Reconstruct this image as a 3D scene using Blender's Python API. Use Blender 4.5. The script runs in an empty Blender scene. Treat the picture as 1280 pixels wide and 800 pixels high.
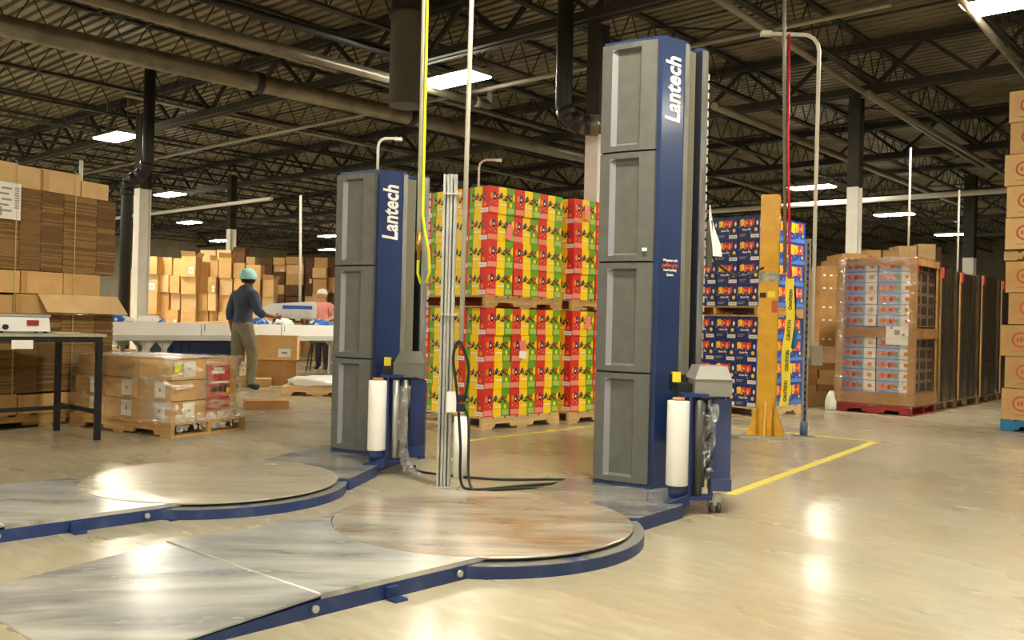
import bpy, bmesh, math, random
from mathutils import Matrix, Vector
R = math.radians
random.seed(11)
SC = bpy.context.scene
COL = SC.collection

# ------------------------------------------------------------------ camera
cam_d = bpy.data.cameras.new('camera'); cam = bpy.data.objects.new('camera', cam_d); COL.objects.link(cam)
cam_d.sensor_width = 36.0; cam_d.lens = 36.0 * 1130 / 1280; cam_d.clip_end = 200
cam.matrix_world = Matrix.Translation((0, 0, 1.08)) @ Matrix.Rotation(R(90.15), 4, 'X') @ Matrix.Rotation(R(1.4), 4, 'Z')
SC.camera = cam
# ------------------------------------------------------------------ world, exposure
world = bpy.data.worlds.new('world'); SC.world = world; world.use_nodes = True
bg = world.node_tree.nodes['Background']; bg.inputs[0].default_value = (1.0, .9, .7, 1); bg.inputs[1].default_value = 0.02
SC.view_settings.view_transform = 'Standard'; SC.view_settings.look = 'None'
SC.view_settings.gamma = 1.0; SC.view_settings.use_curve_mapping = False
SC.view_settings.exposure = 0.0
LAMP_COLOR = (1.0, 0.93, 0.755); LAMP_POWER = 190.0
TH = R(41.5)                                     # building axis, clockwise from the view direction
U = (math.sin(TH), math.cos(TH)); V = (-math.cos(TH), math.sin(TH))
def AB(a, b, z=0.0): return Vector((U[0]*a + V[0]*b, U[1]*a + V[1]*b, z))
BZ = math.atan2(U[1], U[0])                      # local +x -> U, local +y -> V

# ------------------------------------------------------------------ helpers
def lin(c):
    if isinstance(c, str): c = [int(c[i:i+2], 16) / 255 for i in (0, 2, 4)]
    return tuple(((x / 12.92) if x <= .04045 else ((x + .055) / 1.055) ** 2.4) for x in c)

MATS = {}
def mat(name, color, rough=.6, metal=0.0, color2=None, scale=6.0, detail=4.0, spread=(.35, .65), stretch=None, bump=0.0, bscale=None,
        rough2=None, rand=0.0, coat=0.0, spec=.5):
    if name in MATS: return MATS[name]
    m = bpy.data.materials.new(name); m.use_nodes = True; nt = m.node_tree; n = nt.nodes; l = nt.links
    p = n['Principled BSDF']; c1 = lin(color)
    p.inputs['Base Color'].default_value = (*c1, 1); p.inputs['Roughness'].default_value = rough; p.inputs['Metallic'].default_value = metal
    p.inputs['Specular IOR Level'].default_value = spec
    if coat: p.inputs['Coat Weight'].default_value = coat; p.inputs['Coat Roughness'].default_value = .15
    out = None
    if color2 or bump or rough2 is not None:
        tc = n.new('ShaderNodeTexCoord'); mp = n.new('ShaderNodeMapping'); l.new(tc.outputs['Object'], mp.inputs[0])
        if stretch: mp.inputs['Scale'].default_value = stretch[:3]; mp.inputs['Rotation'].default_value = (0, 0, stretch[3] if len(stretch) > 3 else 0)
        nz = n.new('ShaderNodeTexNoise'); nz.inputs['Scale'].default_value = scale; nz.inputs['Detail'].default_value = detail
        l.new(mp.outputs[0], nz.inputs['Vector'])
        mr = n.new('ShaderNodeMapRange'); mr.inputs['From Min'].default_value = spread[0]; mr.inputs['From Max'].default_value = spread[1]
        l.new(nz.outputs[0], mr.inputs['Value'])
        if color2:
            mx = n.new('ShaderNodeMix'); mx.data_type = 'RGBA'; l.new(mr.outputs[0], mx.inputs[0])
            mx.inputs[6].default_value = (*c1, 1); mx.inputs[7].default_value = (*lin(color2), 1); out = mx.outputs[2]
        if rough2 is not None:
            m2 = n.new('ShaderNodeMapRange'); m2.inputs['To Min'].default_value = rough; m2.inputs['To Max'].default_value = rough2
            l.new(mr.outputs[0], m2.inputs['Value']); l.new(m2.outputs[0], p.inputs['Roughness'])
        if bump:
            b = n.new('ShaderNodeBump'); b.inputs['Strength'].default_value = bump; b.inputs['Distance'].default_value = .02
            if bscale:
                nb = n.new('ShaderNodeTexNoise'); nb.inputs['Scale'].default_value = bscale; nb.inputs['Detail'].default_value = 3
                l.new(mp.outputs[0], nb.inputs['Vector']); l.new(nb.outputs[0], b.inputs['Height'])
            else: l.new(nz.outputs[0], b.inputs['Height'])
            l.new(b.outputs[0], p.inputs['Normal'])
    if rand:
        oi = n.new('ShaderNodeObjectInfo'); hs = n.new('ShaderNodeHueSaturation')
        m3 = n.new('ShaderNodeMapRange'); m3.inputs['To Min'].default_value = 1 - rand; m3.inputs['To Max'].default_value = 1 + rand
        l.new(oi.outputs['Random'], m3.inputs['Value']); l.new(m3.outputs[0], hs.inputs['Value'])
        if out: l.new(out, hs.inputs['Color'])
        else: hs.inputs['Color'].default_value = (*c1, 1)
        out = hs.outputs[0]
    if out: l.new(out, p.inputs['Base Color'])
    MATS[name] = m; return m

class MB:
    """collects shapes, then links them as one mesh object"""
    def __init__(s): s.v = []; s.f = []; s.m = []; s.sm = []; s.M = Matrix.Identity(4)
    def add(s, verts, faces, mi=0, smooth=False):
        o = len(s.v); s.v += [tuple(s.M @ Vector(p)) for p in verts]
        s.f += [tuple(i + o for i in f) for f in faces]; s.m += [mi] * len(faces); s.sm += [smooth] * len(faces); return s
    def box(s, c, d, mi=0, rz=0.0):
        x, y, z = d[0]/2, d[1]/2, d[2]/2; cs, sn = math.cos(rz), math.sin(rz)
        vs = [(c[0] + cs*i*x - sn*j*y, c[1] + sn*i*x + cs*j*y, c[2] + k*z) for k in (-1, 1) for i, j in ((-1, -1), (1, -1), (1, 1), (-1, 1))]
        return s.add(vs, [(3, 2, 1, 0), (4, 5, 6, 7), (0, 1, 5, 4), (1, 2, 6, 5), (2, 3, 7, 6), (3, 0, 4, 7)], mi)
    def hexa(s, b, t, mi=0):
        return s.add(list(b) + list(t), [(3, 2, 1, 0), (4, 5, 6, 7), (0, 1, 5, 4), (1, 2, 6, 5), (2, 3, 7, 6), (3, 0, 4, 7)], mi)
    def prism(s, poly, z0, z1, mi=0, smooth=False):
        n = len(poly)
        z0f = z0 if callable(z0) else (lambda x, y: z0); z1f = z1 if callable(z1) else (lambda x, y: z1)
        s.add([(x, y, z0f(x, y)) for x, y in poly] + [(x, y, z1f(x, y)) for x, y in poly], [tuple(range(n - 1, -1, -1)), tuple(range(n, 2*n))], mi)
        o = len(s.v) - 2*n
        s.f += [(o + i, o + (i+1) % n, o + n + (i+1) % n, o + n + i) for i in range(n)]; s.m += [mi]*n; s.sm += [smooth]*n
        return s
    def tube(s, pts, r, n=8, mi=0, cap=True):
        pts = [Vector(p) for p in pts]; rs = r if isinstance(r, (list, tuple)) else [r]*len(pts)
        vs = []; fs = []; ref = None
        for i, p in enumerate(pts):
            t = (pts[min(i+1, len(pts)-1)] - pts[max(i-1, 0)]).normalized()
            if ref is None: ref = Vector((0, 0, 1)) if abs(t.z) < .9 else Vector((1, 0, 0))
            a = t.cross(ref).normalized(); b = t.cross(a).normalized(); ref = a.cross(t)
            for k in range(n):
                an = 2*math.pi*(k + .5)/n; vs.append(p + (a*math.cos(an) + b*math.sin(an))*rs[i])
        for i in range(len(pts)-1):
            for k in range(n): fs.append((i*n + k, i*n + (k+1) % n, (i+1)*n + (k+1) % n, (i+1)*n + k))
        s.add(vs, fs, mi, n > 4)
        if cap:
            o = len(s.v) - len(vs); s.f += [tuple(o + k for k in range(n-1, -1, -1)), tuple(o + len(vs) - n + k for k in range(n))]; s.m += [mi]*2; s.sm += [False]*2
        return s
    def bar(s, a, b, w, h=None, mi=0): return s.tube([a, b], w*.707, 4, mi)
    def lathe(s, prof, c=(0, 0, 0), n=24, mi=0, smooth=True):
        vs = []; fs = []
        for r, z in prof:
            for k in range(n): an = 2*math.pi*k/n; vs.append((c[0] + r*math.cos(an), c[1] + r*math.sin(an), c[2] + z))
        for i in range(len(prof)-1):
            for k in range(n): fs.append((i*n + k, i*n + (k+1) % n, (i+1)*n + (k+1) % n, (i+1)*n + k))
        s.add(vs, fs, mi, smooth); o = len(s.v) - len(vs)
        s.f += [tuple(o + k for k in range(n-1, -1, -1)), tuple(o + len(vs) - n + k for k in range(n))]; s.m += [mi]*2; s.sm += [False]*2
        return s
    def quad(s, *p, mi=0): return s.add(p, [tuple(range(len(p)))], mi)
    def mesh(s, name, mats):
        me = bpy.data.meshes.new(name); me.from_pydata(s.v, [], s.f)
        for m in (mats if isinstance(mats, (list, tuple)) else [mats]): me.materials.append(m)
        me.polygons.foreach_set('material_index', s.m); me.polygons.foreach_set('use_smooth', s.sm); me.update(); return me
    def build(s, name, mats, parent=None, loc=None, rz=0.0):
        return link(name, s.mesh(name, mats), parent, loc, rz)
def link(name, data, parent=None, loc=None, rz=0.0):
    o = bpy.data.objects.new(name, data); COL.objects.link(o)
    if parent: o.parent = parent
    if loc is not None: o.location = loc
    if rz: o.rotation_euler = (0, 0, rz)
    return o
def tag(o, label, cat, group=None, kind=None):
    o['label'] = label; o['category'] = cat
    if group: o['group'] = group
    if kind: o['kind'] = kind
    return o
def thing(name, label, cat, loc=(0, 0, 0), rz=0.0, group=None): return tag(link(name, None, None, loc, rz), label, cat, group)
def struct(o): o['kind'] = 'structure'; return o
def copy_tree(o, parent=None):
    c = o.copy(); COL.objects.link(c); c.parent = parent
    for ch in list(o.children): copy_tree(ch, c)
    return c
def circ(n, r, c=(0, 0), a0=0.0, a1=2*math.pi, end=False):
    k = n if not end else n - 1
    return [(c[0] + r*math.cos(a0 + (a1-a0)*i/k), c[1] + r*math.sin(a0 + (a1-a0)*i/k)) for i in range(n)]
def text_mesh(body, size, offset=0.0, shear=0.0, xs=1.0, extrude=.001, name='lettering', space=1.0):
    cu = bpy.data.curves.new('t', 'FONT'); cu.body = body; cu.size = size; cu.offset = offset; cu.shear = shear; cu.extrude = extrude
    cu.align_x = 'CENTER'; cu.align_y = 'CENTER'; cu.resolution_u = 3; cu.space_character = space
    o = bpy.data.objects.new('t', cu); COL.objects.link(o); bpy.context.view_layer.update()
    me = bpy.data.meshes.new_from_object(o.evaluated_get(bpy.context.evaluated_depsgraph_get()))
    bpy.data.objects.remove(o); bpy.data.curves.remove(cu); me.name = name; me.transform(Matrix.Diagonal((xs, 1, 1, 1))); me.materials.clear(); return me
def put_text(name, me, m, parent, origin, xdir, ydir):
    x = Vector(xdir).normalized(); y = Vector(ydir).normalized(); z = x.cross(y)
    me.materials.append(m); o = link(name, me, parent)
    o.matrix_local = Matrix((( x.x, y.x, z.x, origin[0]), (x.y, y.y, z.y, origin[1]), (x.z, y.z, z.z, origin[2]), (0, 0, 0, 1))); return o
ORD = ['bottom', 'second', 'third', 'fourth', 'fifth', 'sixth', 'seventh', 'eighth', 'ninth', 'tenth', 'eleventh', 'twelfth']

# ------------------------------------------------------------------ materials
M_navy = mat('navy_enamel', '243763', .38, color2='1e2f56', scale=3, coat=.2)
M_blue_frame = mat('blue_frame_enamel', '203468', .4, color2='1a2a56', scale=8)
M_blue_worn = mat('blue_worn_enamel', '223768', .45, color2='3d4f76', scale=9, spread=(.5, .75))
M_grey_panel = mat('grey_plastic', '5e5e57', .5, color2='565650', scale=14, bump=.08, bscale=160)
M_grey_rail = mat('grey_rail', 'b2b0aa', .35, .5, color2='8e8c84', scale=5, stretch=(4, 4, .6))
M_olive = mat('olive_channel', '7c7a68', .5, .2)
M_black = mat('black_rubber', '17171a', .55)
M_blackpaint = mat('black_chipped_paint', '1b1c1d', .4, color2='47453c', scale=40, spread=(.62, .7))
M_white = mat('white_plastic', 'f2efe8', .4)
M_film = mat('white_film_roll', 'f6f4ee', .25, color2='ece9e1', scale=3)
M_steel = mat('zinc_steel', 'c6c6c0', .4, .5, color2='b0b0a8', scale=6)
M_roller = mat('chrome_roller', 'c8c8c4', .25, .6)
M_darkroll = mat('dark_roller', '45463f', .4)
M_housing = mat('grey_housing', '8a877e', .45, color2='7e7b73', scale=5)
M_yellow = mat('yellow_paint', 'e0a92a', .42, color2='cf9820', scale=7, coat=.2)
M_tapey = mat('yellow_tape', 'f3dc3c', .4)
M_line = mat('floor_line_yellow', 'e2cf52', .5, color2='cdb962', scale=14, spread=(.4, .75))
M_red = mat('carton_red', 'd93226', .45); M_yel = mat('carton_yellow', 'fbd211', .45); M_grn = mat('carton_green', '6fa31c', .45)
M_pink = mat('carton_pink', 'e98f7a', .5); M_lgrn = mat('carton_pale_green', 'a6c76a', .5)
M_ink = mat('print_black', '1d1a1c', .5); M_orange = mat('print_orange', 'f28a1e', .45); M_bluep = mat('print_blue', '2b4fa0', .45)
M_navyc = mat('carton_navy', '14306f', .42); M_royal = mat('carton_royal', '2a4fae', .42); M_lblue = mat('carton_light_blue', '5d86d0', .45)
M_paper = mat('white_paper', 'f0ece2', .6); M_greyp = mat('print_grey', '9a958c', .6)
M_card = mat('cardboard', 'd6ac70', .75, color2='cb9f62', scale=5, rand=.16)
M_cardl = mat('cardboard_pale', 'e6c08a', .75, color2='dcb37a', scale=4, rand=.12)
M_cardb = mat('cardboard_brown', 'b98a52', .8, color2='a97b45', scale=6, rand=.12)
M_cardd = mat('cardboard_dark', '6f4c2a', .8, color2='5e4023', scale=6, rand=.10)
M_edge1 = mat('cardboard_edges', 'a8824e', .85, color2='8f6b3e', scale=30, stretch=(.3, .3, 6), rand=.05)
M_edge2 = mat('cardboard_edges_dark', '806039', .85, color2='6f5230', scale=30, stretch=(.3, .3, 6), rand=.05)
M_edge3 = mat('cardboard_edges_mid', '93703f', .85, color2='7a5b34', scale=30, stretch=(.3, .3, 6), rand=.05)
M_ctape = mat('packing_tape', 'c69a5e', .25)
M_wood = mat('pallet_wood', 'c8a066', .8, color2='a98049', scale=9, stretch=(.4, 3, 3), rand=.1)
M_woodp = mat('pallet_wood_pale', 'dab87f', .8, color2='c3a06a', scale=9, stretch=(.4, 3, 3), rand=.08)
M_woodd = mat('pallet_wood_dark', '8b6a40', .85, color2='6d5230', scale=9, stretch=(.4, 3, 3), rand=.1)
M_redw = mat('red_pallet_wood', 'a4352e', .7, color2='862a25', scale=9, rand=.06)
M_bluew = mat('blue_pallet_wood', '2f86bd', .7, color2='2876a8', scale=9, rand=.06)
M_colw = mat('column_white', 'f8f4ea', .5, color2='efe9dc', scale=3)
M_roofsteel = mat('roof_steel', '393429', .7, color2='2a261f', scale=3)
M_roofdark = mat('roof_steel_dark', '2e2a24', .7, color2='25221d', scale=3)
M_pipe = mat('dusty_pipe', '8a8270', .36, .3, color2='6a6353', scale=2.5)
M_pipew = mat('white_conduit', 'e6e0d2', .4)
M_pipeg = mat('grey_conduit', '938d7e', .4, .4)
M_blackpipe = mat('black_drain_pipe', '23221f', .5)
M_hosey = mat('yellow_hose', 'e6f01e', .35); M_hoser = mat('red_hose', 'd5202c', .4)
M_brass = mat('brass_fitting', 'b58d4a', .35, .8)
M_bin = mat('navy_bin', '27417f', .5, color2='203667', scale=4)
M_conv = mat('conveyor_white', 'efece4', .45); M_convg = mat('conveyor_frame', 'bdbdb2', .45)
M_skin1 = mat('skin_brown', '8a5d44', .55); M_skin2 = mat('skin_light', 'e2ae8f', .5)
M_logo = mat('logo_red', 'c95a3c', .6)

def film_mat(name, lo, hi, tint=(1, .98, .94), rough=.16, scale=3.0, stretch=(1, 1, 3), milk=0.0):
    m = bpy.data.materials.new(name); m.use_nodes = True; nt = m.node_tree; n = nt.nodes; l = nt.links
    n.remove(n['Principled BSDF']); o = n['Material Output']
    tr = n.new('ShaderNodeBsdfTransparent'); tr.inputs[0].default_value = (.97, .97, .95, 1)
    gl = n.new('ShaderNodeBsdfGlossy'); gl.inputs[0].default_value = (*tint, 1); gl.inputs[1].default_value = rough
    mx = n.new('ShaderNodeMixShader'); tc = n.new('ShaderNodeTexCoord'); mp = n.new('ShaderNodeMapping'); mp.inputs['Scale'].default_value = stretch
    nz = n.new('ShaderNodeTexNoise'); nz.inputs['Scale'].default_value = scale; nz.inputs['Detail'].default_value = 5; nz.inputs['Distortion'].default_value = 1.2
    mr = n.new('ShaderNodeMapRange'); mr.inputs['From Min'].default_value = .45; mr.inputs['From Max'].default_value = .75
    mr.inputs['To Min'].default_value = lo; mr.inputs['To Max'].default_value = hi
    b = n.new('ShaderNodeBump'); b.inputs['Strength'].default_value = .9; b.inputs['Distance'].default_value = .03
    l.new(tc.outputs['Object'], mp.inputs[0]); l.new(mp.outputs[0], nz.inputs['Vector']); l.new(nz.outputs[0], mr.inputs['Value']); l.new(nz.outputs[0], b.inputs['Height'])
    l.new(b.outputs[0], gl.inputs['Normal']); l.new(mr.outputs[0], mx.inputs[0]); l.new(tr.outputs[0], mx.inputs[1])
    df = n.new('ShaderNodeBsdfDiffuse'); df.inputs[0].default_value = (.9, .88, .84, 1); mk = n.new('ShaderNodeMixShader'); mk.inputs[0].default_value = milk
    l.new(gl.outputs[0], mk.inputs[1]); l.new(df.outputs[0], mk.inputs[2]); l.new(mk.outputs[0], mx.inputs[2])
    l.new(mx.outputs[0], o.inputs['Surface']); return m
M_wrap = film_mat('clear_stretch_film', .06, .8, (1, .98, .94), .13, 4.0, (1, 1, 3), .25)
M_wrapg = film_mat('glossy_grey_film', .1, .8, (.95, .93, .88), .12, 2.2, (3, 3, .5))
M_wrapd = film_mat('grey_stretch_film', .08, .55, (.95, .93, .88), .14)

def floor_material():
    m = bpy.data.materials.new('polished_concrete'); m.use_nodes = True; nt = m.node_tree; n = nt.nodes; l = nt.links; p = n['Principled BSDF']
    tc = n.new('ShaderNodeTexCoord')
    def noise(sc, det, rot=0, st=(1, 1, 1), dist=0.0):
        mp = n.new('ShaderNodeMapping'); mp.inputs['Scale'].default_value = st; mp.inputs['Rotation'].default_value = (0, 0, rot); l.new(tc.outputs['Object'], mp.inputs[0])
        z = n.new('ShaderNodeTexNoise'); z.inputs['Scale'].default_value = sc; z.inputs['Detail'].default_value = det; z.inputs['Distortion'].default_value = dist
        l.new(mp.outputs[0], z.inputs['Vector']); return z.outputs[0]
    def rng(src, a, b, c, d):
        r = n.new('ShaderNodeMapRange'); r.inputs[1].default_value = a; r.inputs[2].default_value = b; r.inputs[3].default_value = c; r.inputs[4].default_value = d
        l.new(src, r.inputs[0]); return r.outputs[0]
    def mix(f, a, b):
        x = n.new('ShaderNodeMix'); x.data_type = 'RGBA'; l.new(f, x.inputs[0])
        for s, i in ((a, 6), (b, 7)):
            if isinstance(s, str): x.inputs[i].default_value = (*lin(s), 1)
            else: l.new(s, x.inputs[i])
        return x.outputs[2]
    n1 = noise(.5, 5); n2 = noise(1.7, 9, R(35), (1, .4, 1)); n3 = noise(16, 6, R(-30), (1, .3, 1)); n4 = noise(.8, 4, R(20), (1, .6, 1))
    c = mix(rng(n1, .3, .7, 0, 1), 'b2a88f', '92886f')
    c = mix(rng(n2, .42, .85, 0, .6), c, '7a6f53')
    c = mix(rng(n4, .52, .8, 0, .35), c, 'b58f5c')
    c = mix(rng(n3, .45, .9, 0, .35), c, 'd9d1bb')
    l.new(c, p.inputs['Base Color']); l.new(rng(n2, .25, .75, .17, .34), p.inputs['Roughness'])
    b = n.new('ShaderNodeBump'); b.inputs['Strength'].default_value = .03; b.inputs['Distance'].default_value = .02; l.new(n3, b.inputs['Height']); l.new(b.outputs[0], p.inputs['Normal'])
    return m
M_floor = floor_material()
def plate_material(name, base, dark, brown, rot, bluish):
    m = bpy.data.materials.new(name); m.use_nodes = True; nt = m.node_tree; n = nt.nodes; l = nt.links; p = n['Principled BSDF']
    tc = n.new('ShaderNodeTexCoord')
    def noise(sc, st, rot):
        mp = n.new('ShaderNodeMapping'); mp.inputs['Scale'].default_value = st; mp.inputs['Rotation'].default_value = (0, 0, rot); l.new(tc.outputs['Object'], mp.inputs[0])
        z = n.new('ShaderNodeTexNoise'); z.inputs['Scale'].default_value = sc; z.inputs['Detail'].default_value = 7; z.inputs['Distortion'].default_value = .5; l.new(mp.outputs[0], z.inputs['Vector']); return z.outputs[0]
    def mix(f, lo, hi, amt, a, b):
        r = n.new('ShaderNodeMapRange'); r.inputs[1].default_value = lo; r.inputs[2].default_value = hi; r.inputs[4].default_value = amt; l.new(f, r.inputs[0])
        x = n.new('ShaderNodeMix'); x.data_type = 'RGBA'; l.new(r.outputs[0], x.inputs[0])
        for s, i in ((a, 6), (b, 7)):
            if isinstance(s, str): x.inputs[i].default_value = (*lin(s), 1)
            else: l.new(s, x.inputs[i])
        return x.outputs[2]
    streak = noise(2.2, (.5, 2.6, 1), rot); blot = noise(2.0, (1, 1, 1), 0); fine = noise(9, (.4, 3, 1), rot)
    c = mix(streak, .36, .62, .9, base, dark); c = mix(blot, .5, .72, bluish, c, '48566f'); c = mix(noise(1.5, (1, 1.6, 1), 1.0), .46, .68, brown, c, '8a5a2c')
    c = mix(fine, .5, .8, .45, c, 'd4d3cc')
    l.new(c, p.inputs['Base Color']); p.inputs['Metallic'].default_value = .35
    r = n.new('ShaderNodeMapRange'); r.inputs[3].default_value = .13; r.inputs[4].default_value = .36; l.new(streak, r.inputs[0]); l.new(r.outputs[0], p.inputs['Roughness'])
    return m
M_ramp = plate_material('worn_ramp_steel', 'cfcec6', '8b8b8a', .06, R(-45), .4)
M_disc = plate_material('worn_turntable_steel', 'c6bfae', '8b8374', .7, R(20), .06)
M_disc2 = plate_material('worn_pale_turntable_steel', 'c9c2ad', 'aaa28c', .2, R(20), .05)
M_base = plate_material('worn_base_steel', '9c9a92', '5f6166', .1, R(-45), .6)

# ------------------------------------------------------------------ the setting
A0, A1, B0, B1, ZD = -15.0, 52.0, -16.0, 50.0, 6.0
b = MB(); b.box(((A0+A1)/2, (B0+B1)/2, -.1), (A1-A0, B1-B0, .2)); floor = struct(b.build('floor', M_floor, None, (0, 0, 0), BZ))
M_wall = mat('block_wall', '8c8470', .8, color2='7d7663', scale=1.5)
for nm, c, d in (('wall_far', (A1+.1, (B0+B1)/2, 3.1), (.2, B1-B0, 6.2)), ('wall_near', (A0-.1, (B0+B1)/2, 3.1), (.2, B1-B0, 6.2)),
                 ('wall_left', ((A0+A1)/2, B1+.1, 3.1), (A1-A0, .2, 6.2)), ('wall_right', ((A0+A1)/2, B0-.1, 3.1), (A1-A0, .2, 6.2))):
    b = MB(); b.box(c, d); struct(b.build(nm, M_wall, None, (0, 0, 0), BZ))
# corrugated roof deck: ribs run along V
M_deck = mat('roof_deck', '877f66', .5, .2, color2='736b54', scale=1.2, rough2=.65)
b = MB(); pts = []; a = A0
while a < A1:
    for da, z in ((0, 0), (.115, 0), (.125, .11), (.195, .11), (.205, 0)): pts.append((a + da, z))
    a += .205
vs = []; fs = []
for i, (a, z) in enumerate(pts): vs += [(a, B0, ZD + z), (a, B1, ZD + z)]
for i in range(len(pts)-1): fs.append((2*i, 2*i+1, 2*i+3, 2*i+2))
b.add(vs, fs); b.box(((A0+A1)/2, (B0+B1)/2, ZD + .2), (A1-A0, B1-B0, .1))
ceiling = struct(b.build('ceiling', M_deck, None, (0, 0, 0), BZ))
# bar joists along U
jb = MB()
for s in (-1, 1):
    jb.box(((A0+A1)/2, s*.03, ZD - .035), (A1-A0, .045, .05)); jb.box(((A0+A1)/2, s*.03, ZD - .62), (A1-A0, .045, .045))
jm = jb.mesh('bar_joist', M_roofsteel)
wb = MB(); n = int((A1-A0)/.62)
for i in range(n):
    x = A0 + i*.62; wb.bar((x, 0, ZD-.05), (x+.31, 0, ZD-.61), .017); wb.bar((x+.31, 0, ZD-.61), (x+.62, 0, ZD-.05), .017)
wm = wb.mesh('web', M_roofsteel)
bb = -1.2
while bb < B1:
    j = link('bar_joist', jm, ceiling, (0, bb, 0)); link('web', wm, j); bb += 2.3
# bridging across the joists
for a in (3.2, 6.4, 12.4, 18.6, 25, 31.5, 38):
    x = MB(); x.bar((a, -1.2, ZD-.63), (a, B1, ZD-.63), .03); x.bar((a, -1.2, ZD-.09), (a, B1, ZD-.09), .03)
    for k in range(0, 20, 3):
        y = -1.2 + 2.3*k; x.bar((a, y, ZD-.62), (a, y+2.3, ZD-.1), .026)
        x.bar((a, y, ZD-.1), (a, y+2.3, ZD-.62), .026)
    x.build('joist_bridging', M_roofdark, ceiling)
# girder trusses along V
for a in (-3.2, 3.2, 9.6, 15.4, 21.6, 28, 34.4, 40.8):
    g = MB()
    for s in (-1, 1):
        g.box((a + s*.07, (B1-4)/2, ZD-.1), (.09, B1+4, .12)); g.box((a + s*.07, (B1-4)/2, ZD-.84), (.09, B1+4, .12))
    y = -4.0; k = 0
    while y < B1 - 1:
        g.bar((a, y, ZD-.8), (a, y+.8, ZD-.12), .06); g.bar((a, y+.8, ZD-.12), (a, y+1.6, ZD-.8), .06); y += 1.6
    g.build('girder_truss', M_roofdark, ceiling)

# ------------------------------------------------------------------ lamps
M_lens = bpy.data.materials.new('lamp_lens'); M_lens.use_nodes = True
_n = M_lens.node_tree.nodes; _p = _n['Principled BSDF']; _p.inputs['Base Color'].default_value = (.9, .9, .85, 1)
_p.inputs['Emission Color'].default_value = (*LAMP_COLOR, 1); _p.inputs['Emission Strength'].default_value = LAMP_POWER
M_lamph = mat('lamp_housing', 'd8d4c8', .4)
lh = MB(); L, W, Hh = 1.2, .56, .1
lh.hexa([(-L/2, -W/2, 0), (L/2, -W/2, 0), (L/2, W/2, 0), (-L/2, W/2, 0)], [(-L/2+.05, -.14, Hh), (L/2-.05, -.14, Hh), (L/2-.05, .14, Hh), (-L/2+.05, .14, Hh)])
lhm = lh.mesh('housing', M_lamph)
ll = MB(); ll.box((0, 0, -.012), (L-.04, W-.04, .02)); llm = ll.mesh('lens', M_lens)
lw = MB(); lw.bar((0, 0, Hh - .01), (0, 0, ZD-4.98), .012)
lwm = lw.mesh('hanger_wire', M_pipeg)
LAMPS = [  # x, y, label
 ((-1.04, 14.65), 'large bright high-bay lamp right behind the yellow air hose'),
 ((-8.91, 20.14), 'bright high-bay lamp above the cardboard stack at left'),
 ((-11.32, 29.63), 'high-bay lamp right of the white column behind the cardboard stack'),
 ((-13.83, 38.48), 'small distant high-bay lamp above and left of the walking man'),
 ((-15.48, 47.61), 'tiny distant high-bay lamp beside the thin far white column'),
 ((-22.0, 44.0), 'tiny distant high-bay lamp between black drain pipe and white column'),
 ((-8.83, 43.27), 'upper of two distant lamps left of the short wrapper mast'),
 ((-10.66, 51.9), 'lower of two distant lamps left of the short wrapper mast'),
 ((8.16, 24.87), 'high-bay lamp just left of the white column at right'),
 ((12.69, 30.21), 'high-bay lamp above the tray pallet, right of the white column'),
 ((17.39, 35.9), 'distant high-bay lamp above the row of grey wrapped pallets'),
 ((5.86, 10.58), 'high-bay lamp cut off by the top right corner of the picture')]
for (x, y), lab in LAMPS:
    t = thing('high_bay_lamp', lab, 'lamp', (x, y, 5.0), BZ + math.pi/2, 'high-bay ceiling lamps')
    link('housing', lhm, t); link('lens', llm, t); link('hanger_wire', lwm, t, (-.5, 0, 0)); link('hanger_wire', lwm, t, (.5, 0, 0))
k = 0
for a in (-10.4, -3.4, 3.6, 10.6, 17.5, 24.4, 31.4, 38.8):
    for bq in (-6.5, 2.0, 10.0, 19.0, 27.6, 36.0):
        if (a, bq) == (3.6, 10.0): a_, b_ = 4.6, 10.9
        else: a_, b_ = a, bq
        p = AB(a_, b_, 5.0)
        if any((p.x-q[0][0])**2 + (p.y-q[0][1])**2 < 20 for q in LAMPS): continue
        px = 640 + 1130*p.x/p.y if p.y > 1 else -999
        vis = p.y > 1 and -30 < px < 1310 and 1130*3.92/p.y < 420
        if a > 17 and bq < 3: continue                      # the aisle at far right is unlit
        if vis and not (745 < px < 860 or 430 < px < 500 and p.y > 23): continue   # no lamp where the picture shows none
        t = thing('high_bay_lamp', 'high-bay ceiling lamp out of view', 'lamp', p, BZ + math.pi/2, 'high-bay ceiling lamps out of view')
        link('housing', lhm, t); link('lens', llm, t); link('hanger_wire', lwm, t, (-.5, 0, 0)); link('hanger_wire', lwm, t, (.5, 0, 0))

# ------------------------------------------------------------------ columns
def column(x, y, w, label, ztop=3.55):
    t = thing('steel_column', label, 'column', (x, y, 0), BZ, 'white building columns')
    m = MB()
    for s in (-1, 1): m.box((s*w*.46, 0, ztop/2), (w*.08, w, ztop))
    m.box((0, 0, ztop/2), (w*.9, w*.5, ztop)); m.build('white_shaft', M_colw, t)
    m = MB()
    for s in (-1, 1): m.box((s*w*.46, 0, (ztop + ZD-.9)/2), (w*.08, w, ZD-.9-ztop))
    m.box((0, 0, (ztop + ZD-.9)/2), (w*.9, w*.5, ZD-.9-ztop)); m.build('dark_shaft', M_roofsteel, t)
    m = MB(); m.box((0, 0, .01), (w*1.6, w*1.6, .02)); m.build('base_plate', M_roofsteel, t)
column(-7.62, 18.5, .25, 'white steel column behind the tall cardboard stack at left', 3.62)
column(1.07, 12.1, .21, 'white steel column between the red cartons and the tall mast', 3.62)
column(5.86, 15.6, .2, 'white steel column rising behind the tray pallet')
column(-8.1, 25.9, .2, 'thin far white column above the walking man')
column(11.6, 23.0, .26, 'distant white column above the grey wrapped pallets', 3.0)

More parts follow.
